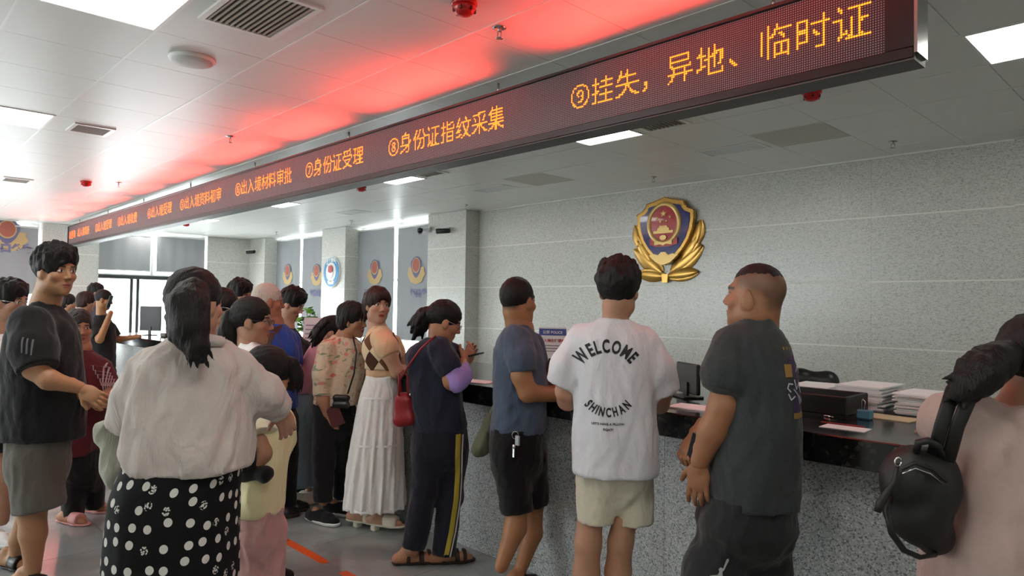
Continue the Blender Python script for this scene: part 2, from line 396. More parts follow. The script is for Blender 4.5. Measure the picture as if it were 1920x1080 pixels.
# roller blinds
def blind_mat():
    m, nt, b = _new('grey_blind_fabric'); b.inputs['Base Color'].default_value = rgb('#9b9c9f'); b.inputs['Roughness'].default_value = .9
    tr = N(nt, 'ShaderNodeBsdfTranslucent'); tr.inputs[0].default_value = rgb('#a9aaac'); mx = N(nt, 'ShaderNodeMixShader'); mx.inputs[0].default_value = .2
    L(nt, b.outputs[0], mx.inputs[1]); L(nt, tr.outputs[0], mx.inputs[2]); L(nt, mx.outputs[0], nt.nodes['Material Output'].inputs[0])
    tc = N(nt, 'ShaderNodeTexCoord'); nz = N(nt, 'ShaderNodeTexNoise', i_Scale=500.0); L(nt, tc.outputs['Object'], nz.inputs['Vector']); bump(nt, b, nz.outputs[0], .1, .002)
    MATS['grey_blind_fabric'] = m; return m
M_BLIND = blind_mat()
M_PGOLD = plain('printed_gold', '#c4a878', .8); M_PRED = plain('printed_red', '#ad6355', .8); M_PBLUE = plain('printed_blue', '#6d6c8c', .8); M_PTXT = plain('printed_violet_text', '#77769a', .8)

def ellipse(cx_, cz, rx, rz, n=24): return [(cx_+rx*math.cos(2*math.pi*i/n), cz+rz*math.sin(2*math.pi*i/n)) for i in range(n)]
def shield_poly(w, h, top=1.0):
    """police-badge shield: peaked top with two scalloped shoulders, tapering to a point"""
    half = [(0, .5), (.13, .455), (.27, .42), (.285, .37), (.33, .315), (.40, .285), (.42, .27), (.42, .16), (.40, .02), (.35, -.13), (.27, -.27), (.15, -.41), (0, -.5)]
    pts = [(x*w/.84, z*h) for x, z in half]
    return pts+[(-x, z) for x, z in reversed(pts[1:-1])]
def blind(label, axis, fixed, out, a0, a1, z0, z1, emblem=None, text=None):
    """out: direction into the room along the other axis"""
    c = (a0+a1)/2; o = empty('roller_blind', (c, fixed, z0) if axis == 'x' else (fixed, c, z0)); tag(o, label, 'blind', 'grey roller blinds')
    w = a1-a0; h = z1-z0; n = 24
    def P(a, d, z): return (a, d*out, z) if axis == 'x' else (d*out, a, z)
    vs = []; fs = []
    for k in (0, 1):
        for i in range(n+1):
            a = -w/2+w*i/n; d = .006*math.sin(i*1.1)+.004*math.sin(i*.37+1)-.002*k
            vs += [P(a, d, 0.0), P(a, d, h)]
    m = 2*(n+1)
    for i in range(n):
        fs.append((2*i, 2*i+2, 2*i+3, 2*i+1)); fs.append((m+2*i, m+2*i+1, m+2*i+3, m+2*i+2))
    pydata('fabric', vs, fs, M_BLIND, o, True)
    MB().tube([P(-w/2, 0, h+.02), P(w/2, 0, h+.02)], .022, 10).build('roller_tube', M_WHITE, o)
    MB().tube([P(-w/2, 0, -.008), P(w/2, 0, -.008)], .011, 8).build('bottom_bar', M_WFR, o)
    sgn = out if axis == 'x' else -out
    def pr(mat, poly, d, name): MB().prism(poly, lambda x, z, k: P(x*(1 if axis == 'x' else 1), d+.0015*k, z)).build(name, mat, o)
    if emblem:
        ex, ez, s = emblem
        leaf = [(ex+s*.5*math.sin(q)*(1.0+.08*math.cos(9*q)), ez-s*.1-s*.42*math.cos(q)*(1.0)) for q in np.linspace(-2.0, 2.0, 26)]
        pr(M_PGOLD, leaf, .012, 'printed_wreath')
        pr(M_PBLUE, [(ex+x, ez+.08*s+z) for x, z in shield_poly(.62*s, .78*s)], .015, 'printed_shield')
        pr(M_PGOLD, ellipse(ex, ez+.14*s, .235*s, .27*s), .018, 'printed_ring')
        pr(M_PRED, ellipse(ex, ez+.15*s, .2*s, .235*s), .021, 'printed_disc')
    if text:
        tx, tz, ts, word = text; v, f = text_mesh(word, ts, .012)
        q = 1 if (axis == 'x' and out < 0) or (axis == 'y' and out > 0) else -1
        pydata('printed_writing', [P(tx+q*x, .017, tz+y) for x, y, _ in v], f, M_PTXT, o)
    return o
BX = [(-11.55, -10.29), (-10.18, -8.95), (-14.95, -13.80), (-13.70, -12.38)]
blind('grey roller blind with badge print, between the window edge and the turning woman', 'x', 6.99, -1, *BX[0], .9, 2.85, (.03, 1.2, .47), (0, .74, .15, '溪口公安'))
blind('grey roller blind with badge print right beside the camera column', 'x', 6.99, -1, *BX[1], .9, 2.83, (-.05, 1.2, .48), (.1, .74, .15, '溪口公安'))
blind('grey roller blind with badge print, leftmost on the back wall', 'x', 6.99, -1, *BX[2], .9, 2.86, (.02, 1.24, .46), (0, .78, .14, '溪口公安'))
blind('grey roller blind with pale badge print left of the round blue wall plaque', 'x', 6.99, -1, *BX[3], .9, 2.86, (-.02, 1.2, .46), (0, .76, .14, '溪口公安'))
blind('half-drawn plain grey blind above the glass door, left of the two', 'y', X0-.04, 1, 3.62, 4.60, 2.13, 2.84)
blind('half-drawn plain grey blind above the glass door, right of the two', 'y', X0-.04, 1, 4.72, 5.70, 2.13, 2.86)
blind('grey roller blind with gold badge and violet writing at the left photo edge', 'y', X0-.04, 1, 1.3, 2.62, 1.62, 2.84, (.18, 1.08, .62), (.25, .76, .17, '溪口公安'))
blind('grey roller blind on the far window mostly outside the left photo edge', 'y', X0-.04, 1, -.1, 1.2, 1.62, 2.84)

# ------------------------------------------------------------------ service counter
CF, CB, CT = 2.70, 3.80, 1.03
body = tag(empty('service_counter', (-5, 2.84, 0)), 'long granite clad service counter under a black worktop', 'counter')
MB().box((-6.2, .02, 0), (6.2, .86, .915)).build('carcass', M_PAINT, body)
for i in range(8):
    MB().box((-6.22+1.555*i+.001, 0, .09), (-6.22+1.555*(i+1)-.001, .02, .915)).build('granite_panel', M_GRAN, body)
MB().box((-6.2, -.002, 0), (6.2, .02, .088)).build('plinth', M_GRAN, body)
MB().box((-6.24, .0, 0), (-6.2, .86, .915)).build('end_panel', M_GRAN, body)
top = tag(MB().box((-11.32, CF, .918), (1.25, CF+.035, CT), .004).box((-11.32, CF+.03, CT-.03), (1.25, CB, CT), .003).build('granite_worktop', M_BLACK),
          'black polished granite worktop running along the whole counter', 'worktop')
# ------------------------------------------------------------------ ceiling fixtures
M_DIFF = emit('lit_diffuser', '#fffdf6', PANEL_EMIT)
def light_panel(x, y, w, h, label, group):
    o = tag(empty('ceiling_light', (x, y, CEIL)), label, 'light', group)
    f = MB(); t = .018
    f.box((-w/2, -h/2, -.006), (w/2, -h/2+t, .012)).box((-w/2, h/2-t, -.006), (w/2, h/2, .012)).box((-w/2, -h/2+t, -.006), (-w/2+t, h/2-t, .012)).box((w/2-t, -h/2+t, -.006), (w/2, h/2-t, .012))
    f.build('frame', M_CEILW, o)
    MB().box((-w/2+t, -h/2+t, -.002), (w/2-t, h/2-t, .008)).build('diffuser', M_DIFF, o)
for x, y in LONG:
    k = round((-.68-x)/3)
    lab = {1: 'long glowing ceiling panel at the top left, nearest to us', 2: 'long glowing ceiling panel at the left edge above the small grille', 3: 'glowing ceiling panel of which a sliver shows at the left edge'}.get(k) if y > 0 else None
    light_panel(x, y, .6, 1.2, lab or 'long glowing ceiling panel outside the photograph', 'long ceiling light panels')
SL = {0: 'square glowing ceiling panel at the upper right edge', 1: 'square glowing ceiling panel below the display, left of the striped grille', 2: 'square glowing ceiling panel below the display by the seventh window text', 3: 'square glowing ceiling panel below the display by the sixth window text', 4: 'square glowing ceiling panel farthest away below the display'}
for x, y in SQ:
    k = round((-.68-x)/3)
    light_panel(x, y, .6, .6, SL.get(k, 'square glowing ceiling panel outside the photograph'), 'square ceiling light panels')
M_SLAT = plain('grille_slat', '#a9a294', .5); M_DARKIN = plain('duct_dark', '#4b4238', .9)
def grille(x, y, w, h, n, label, along='x'):
    o = tag(empty('air_grille', (x, y, CEIL)), label, 'air vent', 'ceiling air grilles'); t = .028
    MB().box((-w/2, -h/2, -.012), (w/2, -h/2+t, 0)).box((-w/2, h/2-t, -.012), (w/2, h/2, 0)).box((-w/2, -h/2+t, -.012), (-w/2+t, h/2-t, 0)).box((w/2-t, -h/2+t, -.012), (w/2, h/2-t, 0)).build('frame', M_CEILW, o)
    MB().box((-w/2+t, -h/2+t, -.002), (w/2-t, h/2-t, -.0005)).build('backing', M_DARKIN, o)
    me = None
    for i in range(n):
        if along == 'x':
            yy = -h/2+t+(h-2*t)*(i+.5)/n; q = (0, yy, 0); lo, hi = (-w/2+t, -.006, -.011), (w/2-t, .004, -.003)
        else:
            xx = -w/2+t+(w-2*t)*(i+.5)/n; q = (xx, 0, 0); lo, hi = (-.006, -h/2+t, -.011), (.004, h/2-t, -.003)
        if me is None: s = MB().box(lo, hi).build('slat', M_SLAT, o, q); me = s.data
        else: shared('slat', me, o, q)
grille(-3.35, 1.45, .56, .40, 12, 'air grille with fine slats at the top edge of the photo', 'x')
grille(-6.68, 1.46, .34, .30, 9, 'small brownish air grille right of the left light panel', 'y')
grille(-10.2, 1.46, .34, .30, 9, 'small air grille far away at the left edge', 'y')
grille(-3.10, 4.52, .40, .36, 9, 'air grille with cross slats just under the display', 'y')
grille(-6.1, 4.52, .40, .36, 9, 'air grille beside the second square light panel under the display', 'y')
def hatch(x, y, label):
    o = tag(empty('access_hatch', (x, y, CEIL)), label, 'ceiling hatch', 'ceiling access hatches')
    MB().box((-.29, -.15, -.008), (.29, -.13, 0)).box((-.29, .13, -.008), (.29, .15, 0)).box((-.29, -.13, -.008), (-.27, .13, 0)).box((.27, -.13, -.008), (.29, .13, 0)).build('frame', M_CEILW, o)
    MB().box((-.27, -.13, -.003), (.27, .13, -.001)).build('leaf', plain('hatch_leaf', '#cfd2d2', .4), o)
hatch(-3.13, 5.74, 'framed white hatch in the ceiling right of the badge'); hatch(-6.3, 5.74, 'framed white hatch in the ceiling left of the badge'); hatch(-9.6, 5.74, 'framed white hatch in the ceiling near the back windows')
sp = tag(empty('ceiling_speaker', (-4.28, 1.45, CEIL)), 'round white ceiling speaker near the red glow', 'speaker')
MB().lathe([(.13, 0), (.13, -.008), (.122, -.018), (.112, -.02)], n=36).build('rim', M_WHITE, sp)
MB().lathe([(.112, -.016), (.112, -.024), (.07, -.03), (.01, -.032)], n=36).build('mesh_cover', plain('speaker_mesh', '#c9c8c4', .6), sp)
for lab, x, y in (('red alarm sounder on the ceiling at the top edge', -2.53, 2.09), ('red alarm sounder below the right end of the display', -1.92, 4.56), ('small red alarm sounder on the far left ceiling', -9.67, 2.08),
                  ('small red alarm sounder under the display by the sixth text', -7.44, 4.55), ('tiny red alarm sounder under the far end of the display', -13.37, 4.5)):
    o = tag(empty('alarm_sounder', (x, y, CEIL)), lab, 'alarm', 'red ceiling alarm sounders')
    MB().lathe([(.062, 0), (.062, -.014), (.058, -.018)], n=24).build('base', M_RED, o)
    MB().lathe([(.055, -.018), (.054, -.034), (.044, -.052), (.03, -.062), (.008, -.066)], n=24).build('dome', M_RED, o)
    for i in range(6): q = i*math.pi/3; MB().box((-.006, -.004, -.05), (.006, .004, -.03)).build('slot', plain('dark_red', '#5c0d0e', .5), o, (.05*math.cos(q), .05*math.sin(q), 0))
SPR = [('chrome sprinkler head above the display inside the red glow', -2.63, 2.41), ('chrome sprinkler head above the display by the fifth text', -6.04, 2.38), ('small sprinkler head above the far end of the display', -9.45, 2.38),
       ('sprinkler head on the ceiling near the right wall joint', -2.0, 6.38), ('sprinkler head on the ceiling just above the badge', -4.42, 6.38), ('sprinkler head on the ceiling above the camera column', -7.62, 6.38), ('sprinkler head above the back window', -10.6, 6.3), ('sprinkler head above the far back window', -13.5, 6.3)]
for lab, x, y in SPR:
    o = tag(empty('sprinkler', (x, y, CEIL)), lab, 'sprinkler', 'ceiling sprinkler heads')
    MB().lathe([(.036, 0), (.036, -.004), (.02, -.008)], n=20).build('escutcheon', M_STEEL, o)
    MB().tube([(0, 0, 0), (0, 0, -.022)], .009, 10).tube([(-.012, 0, -.02), (-.014, 0, -.045), (0, 0, -.056)], .003, 6).tube([(.012, 0, -.02), (.014, 0, -.045), (0, 0, -.056)], .003, 6).build('body', M_STEEL, o)
    MB().lathe([(.005, -.054), (.02, -.056), (.02, -.058), (.004, -.058)], n=14).build('deflector', M_STEEL, o)

# ------------------------------------------------------------------ LED display
def dot_glyph(ch, n=16, S_=5):
    """rasterise one character of Blender's own font to an n x n dot matrix, on the raster offset that is crispest"""
    v, f = text_mesh(ch, 1.0); xs = np.array(v); x0 = xs[:, 0].min(); wd = xs[:, 0].max()-x0
    x0 = -.5 if wd > .3 else -.5
    tree = BVHTree.FromPolygons([Vector(p) for p in v], f); K = (n+1)*S_; A = np.zeros((K, K)); dn = Vector((0, 0, -1))
    for r in range(K):
        y = -.12-.5/n+(r+.5)/S_/n
        for q in range(K):
            A[r, q] = tree.ray_cast(Vector((x0+(q+.5)/S_/n-.5/n, y, 1)), dn)[0] is not None
    best = None
    for dy in range(S_):
        for dx in range(S_):
            a = A[dy:dy+n*S_, dx:dx+n*S_].reshape(n, S_, n, S_).mean((1, 3)); sc = np.minimum(a, 1-a).sum()
            if best is None or sc < best[0]: best = (sc, a)
    return best[1] > .45          # row 0 is the bottom row
GL = {}

SX0, SX1, SYF, SZ0, SZ1, PITCH_L = -14.93, -.847, 2.95, 2.478, 2.858, .0102
sign = tag(empty('led_display', (SX1, SYF, SZ0)), 'long dark display with scrolling orange dot writing hung from the ceiling', 'display')
W_ = SX1-SX0
def S(x, y, z): return (x-SX1, y-SYF, z-SZ0)
M_HOUS = plain('display_housing', '#4d4c4b', .5); M_FRAME = plain('display_frame', '#1d191a', .35)
MB().box(S(SX0, SYF+.012, SZ0+.004), S(SX1, SYF+.13, SZ1+.012)).build('housing', M_HOUS, sign)
def led_face():
    m, nt, b = _new('led_face'); tc = N(nt, 'ShaderNodeTexCoord'); s = N(nt, 'ShaderNodeSeparateXYZ'); L(nt, tc.outputs['Object'], s.inputs[0])
    def cell(v): return math_(nt, 'SUBTRACT', math_(nt, 'FRACT', math_(nt, 'DIVIDE', v, PITCH_L)), .5)
    a, c = cell(s.outputs[0]), cell(s.outputs[2])
    d = math_(nt, 'SQRT', math_(nt, 'ADD', math_(nt, 'MULTIPLY', a, a), math_(nt, 'MULTIPLY', c, c)))
    f = math_(nt, 'LESS_THAN', d, .25)
    L(nt, mixc(nt, f, rgb('#2a2226'), rgb('#a39aa0')), b.inputs['Base Color']); b.inputs['Roughness'].default_value = .45
    MATS['led_face'] = m; return m
# the face object's origin sits on the dot raster, so that the lit dots fall on it
FX0, FZ0 = -.962-PITCH_L*1365, 2.606-PITCH_L*8
face = MB().box((0, -.002, 0), (PITCH_L*1366, .01, PITCH_L*31)).build('led_face', led_face(), sign, S(FX0, SYF+.002, FZ0))
for k, (a, b) in enumerate((((SX0, SZ0), (SX1, FZ0)), ((SX0, FZ0+PITCH_L*31), (SX1, SZ1)))):
    MB().box(S(a[0], SYF-.012, a[1]), S(b[0], SYF+.03, b[1]), .004).build('frame_bar', M_FRAME, sign)
MB().box(S(FX0+PITCH_L*1366, SYF-.012, FZ0), S(SX1, SYF+.03, FZ0+PITCH_L*31)).build('frame_end', M_FRAME, sign)
MB().box(S(SX0, SYF-.012, FZ0), S(FX0, SYF+.03, FZ0+PITCH_L*31)).build('frame_end', M_FRAME, sign)
MB().box(S(SX1, SYF-.01, SZ0+.02), S(SX1+.012, SYF+.12, SZ1)).build('end_cap', M_STEEL, sign)
MB().box(S(SX0, SYF-.008, SZ0-.006), S(SX1, SYF+.13, SZ0+.003)).build('bottom_plate', M_HOUS, sign)
for k in range(8):
    x = SX1-.6-k*1.85; MB().tube([S(x, SYF+.07, SZ1+.01), S(x, SYF+.07, CEIL)], .008, 8).build('hanger_rod', M_STEEL, sign)
M_LED = emit('lit_led', '#ff6d18', 3.2)
MSG = [('①咨询  出入境填表', -14.84), ('②出入境受理', -13.0), ('③出入境收费', -11.7), ('④出入境受理', -10.26), ('⑤出入境资料初审', -8.99), ('⑥出入境材料审批', -7.33), ('⑦身份证受理', -5.78), ('⑧身份证指纹采集', -4.46), ('⑨挂失，异地、临时证', -2.62)]
for word, x in MSG:
    i0 = round((x-FX0)/PITCH_L); w = 0
    for ch in word:
        if ch == ' ': i0 += 8; w += 8; continue
        if ch not in GL:
            mb = MB(); bits = dot_glyph(ch)
            for r in range(16):
                for c in range(16):
                    if bits[r, c]:
                        gx, gz = (c+.5)*PITCH_L, (8+r+.5)*PITCH_L
                        mb.add([(gx+0.0048*math.cos(q*math.pi/3), -.005, gz+0.0048*math.sin(q*math.pi/3)) for q in range(6)], [(0, 1, 2, 3, 4, 5)])
            o = mb.build('lit_character', M_LED, sign); GL[ch] = o.data
        else: o = shared('lit_character', GL[ch], sign)
        o.location = S(FX0+i0*PITCH_L, SYF+.002, FZ0); o['kind'] = 'stuff'
        i0 += 16; w += 16
    ww = w*PITCH_L
    la = bpy.data.lights.new('display_glow', 'AREA'); la.shape = 'RECTANGLE'; la.size = ww*.96; la.size_y = .08; la.color = (1.0, .035, .025); la.energy = GLOW_W*ww; la.spread = math.radians(104)
    lo = bpy.data.objects.new('display_glow', la); link(lo, sign); lo.location = S(x+ww/2, SYF-.10, 2.62)
    lo.rotation_euler = (-math.radians(180-40), 0, 0)

# ------------------------------------------------------------------ wall badge
M_GOLD = plain('gold_enamel', '#c79a4a', .3, .55); M_EBLUE = plain('blue_enamel', '#1b2470', .18, 0, .6, .6); M_ERED = plain('red_enamel', '#b3171d', .22, 0, .6, .6); M_EGOLD = plain('pale_gold_relief', '#d3b069', .35, .35)
bd = tag(empty('wall_badge', (-4.62, Y1, 1.79)), 'large gold, blue and red shield badge with wreath on the stone wall', 'emblem')
def bpr(mat, poly, d0, d1, name, par=bd, taper=1.0):
    cxm = sum(p[0] for p in poly)/len(poly); czm = sum(p[1] for p in poly)/len(poly)
    return MB().prism(poly, lambda x, z, k: (cxm+(x-cxm)*(taper if k else 1), -(d1 if k else d0), czm+(z-czm)*(taper if k else 1))).build(name, mat, par)
sh = [(x, .61+z) for x, z in shield_poly(.78, .80)]
bpr(M_GOLD, sh, .03, .075, 'shield_rim', taper=.985)
bpr(M_EBLUE, [(x*.87, .61+(z-.61)*.87) for x, z in sh], .07, .082, 'blue_field')
# beaded outer edge of the peaked top
top_pts = [p for p in sh if p[1] > .61+.8*.25]
top_pts.sort(key=lambda p: p[0])
bead = None
for i in range(len(top_pts)-1):
    (xa, za), (xb, zb) = top_pts[i], top_pts[i+1]; n = max(1, int(math.hypot(xb-xa, zb-za)/.018))
    for k in range(n):
        q = (xa+(xb-xa)*k/n, -.078, za+(zb-za)*k/n)
        if bead is None: bead = MB().lathe([(.001, -.008), (.008, -.003), (.008, .003), (.001, .008)], n=8).build('rim_bead', M_GOLD, bd, q)
        else: shared('rim_bead', bead.data, bd, q)
EC = (0, .70)
def oval_ring(rx0, rz0, rx1, rz1, d0, d1, mat, name, n=48):
    vs = []; fs = []
    for i in range(n):
        q = 2*math.pi*i/n; c, s = math.cos(q), math.sin(q)
        vs += [(EC[0]+rx0*c, -d0, EC[1]+rz0*s), (EC[0]+rx0*.97*c, -d1, EC[1]+rz0*.97*s), (EC[0]+rx1*1.03*c, -d1, EC[1]+rz1*1.03*s), (EC[0]+rx1*c, -d0, EC[1]+rz1*s)]
    for i in range(n):
        a, b = 4*i, 4*((i+1) % n)
        for k in range(3): fs.append((a+k, a+k+1, b+k+1, b+k))
    pydata(name, vs, fs, mat, bd, True)
oval_ring(.235, .255, .178, .2, .08, .098, M_EGOLD, 'grain_ring')
bpr(M_ERED, ellipse(EC[0], EC[1], .183, .205, 40), .08, .09, 'red_disc')
def star(cx_, cz, r, rot=0): return [(cx_+(r if i % 2 == 0 else r*.4)*math.sin(rot+i*math.pi/5), cz+(r if i % 2 == 0 else r*.4)*math.cos(rot+i*math.pi/5)) for i in range(10)]
for (x, z, r) in ((0, .815, .052), (-.09, .77, .028), (.09, .77, .028), (-.04, .725, .026), (.04, .725, .026)): bpr(M_EGOLD, star(x, z, r), .088, .098, 'star', taper=.8)
for poly in ([(-.135, .585), (.135, .585), (.135, .615), (-.135, .615)], [(-.085, .615), (.085, .615), (.075, .65), (-.075, .65)], [(-.06, .65), (.06, .65), (.05, .675), (-.05, .675)]): bpr(M_EGOLD, poly, .088, .1, 'gate_tower')
bpr(M_EGOLD, ellipse(0, .535, .045, .03, 18), .09, .104, 'cogwheel')
bpr(M_ERED, [(-.19, .535), (-.12, .52), (0, .49), (.12, .52), (.19, .535), (.19, .455), (.1, .43), (-.1, .43), (-.19, .455)], .078, .094, 'ribbon')
bpr(M_EGOLD, [(-.12, .495), (-.04, .485), (0, .47), (.04, .485), (.12, .495), (.12, .45), (.04, .46), (0, .44), (-.04, .46), (-.12, .45)], .09, .102, 'ribbon_knot')
bpr(M_EGOLD, [(-.2, .33), (-.13, .345), (-.07, .33), (-.03, .365), (.03, .365), (.07, .33), (.13, .345), (.2, .33), (.1, .245), (0, .215), (-.1, .245)], .08, .096, 'great_wall')
def leaf(x, z, ln, wd, ang, d):
    """ribbed leaf of the wreath"""
    vs = []; n = 10
    for i in range(n+1):
        t = i/n; w = wd*math.sin(math.pi*min(.97, .06+.92*t))**.7
        for s in (-1, -.45, 0, .45, 1):
            u, v = t*ln, s*w; c, si = math.cos(ang), math.sin(ang)
            vs.append((x+u*c-v*si, -(d+.03*(1-s*s)-.008*(abs(s) == .45)+.004*(i % 2)), z+u*si+v*c))
    fs = [(i*5+k, (i+1)*5+k, (i+1)*5+k+1, i*5+k+1) for i in range(n) for k in range(4)]
    # back side so the leaf has thickness
    m = len(vs); vs += [(a, -.004, b) for a, _, b in vs]
    fs += [(m+a, m+d_, m+c_, m+b) for a, b, c_, d_ in fs]
    for k in (0, 4): fs += [(i*5+k, (i+1)*5+k, m+(i+1)*5+k, m+i*5+k) for i in range(n)]
    return pydata('wreath_leaf', vs, fs, M_GOLD, bd, True)
for s in (1, -1):
    def A(a): return a if s > 0 else math.pi-a
    leaf(s*.02, .085, .40, .085, A(.10), .02)
    leaf(s*.06, .13, .50, .115, A(.62), .012); leaf(s*.22, .27, .32, .095, A(.92), .02)
    leaf(s*.30, .36, .30, .085, A(1.12), .012); leaf(s*.40, .45, .27, .07, A(1.38), .018)
bpr(M_GOLD, [(-.035, .01), (.035, .01), (.045, .11), (-.045, .11)], .02, .06, 'wreath_stem')

# round blue plaque on the column
pq = tag(empty('wall_plaque', (-11.91, 6.7, 2.1)), 'round blue plaque with a small red shield on the stone column', 'sign')
def ring_poly(r, n=36): return ellipse(0, 0, r, r, n)
MB().prism(ring_poly(.295), lambda x, z, k: (x, -.03*k, z)).build('rim', M_WHITE, pq)
MB().prism(ring_poly(.28), lambda x, z, k: (x, -.03-.008*k, z)).build('blue_disc', plain('plaque_blue', '#2a86bd', .3), pq)
MB().prism(ring_poly(.185), lambda x, z, k: (x, -.037-.006*k, z)).build('white_disc', M_WHITE, pq)
MB().prism([(x, z) for x, z in shield_poly(.2, .27)], lambda x, z, k: (x, -.042-.012*k, z)).build('shield', M_STEEL, pq)
MB().prism([(-.075, .11), (0, .125), (.075, .11), (.08, .0), (0, -.02), (-.08, .0)], lambda x, z, k: (x, -.05-.01*k, z)).build('red_field', M_ERED, pq)
for i, ch in enumerate('平安溪口公安'):
    a = math.radians(130-i*16); v, f = text_mesh(ch, .075, .01); c, s = math.cos(a-math.pi/2), math.sin(a-math.pi/2)
    pydata('writing', [(.235*math.cos(a)+(x*c-(y-.03)*s), -.0395, .235*math.sin(a)+(x*s+(y-.03)*c)) for x, y, _ in v], f, M_WHITE, pq)
MB().prism([(-.13, -.17), (.13, -.17), (.09, -.235), (-.09, -.235)], lambda x, z, k: (x, -.037-.006*k, z)).build('lower_mark', M_WHITE, pq)
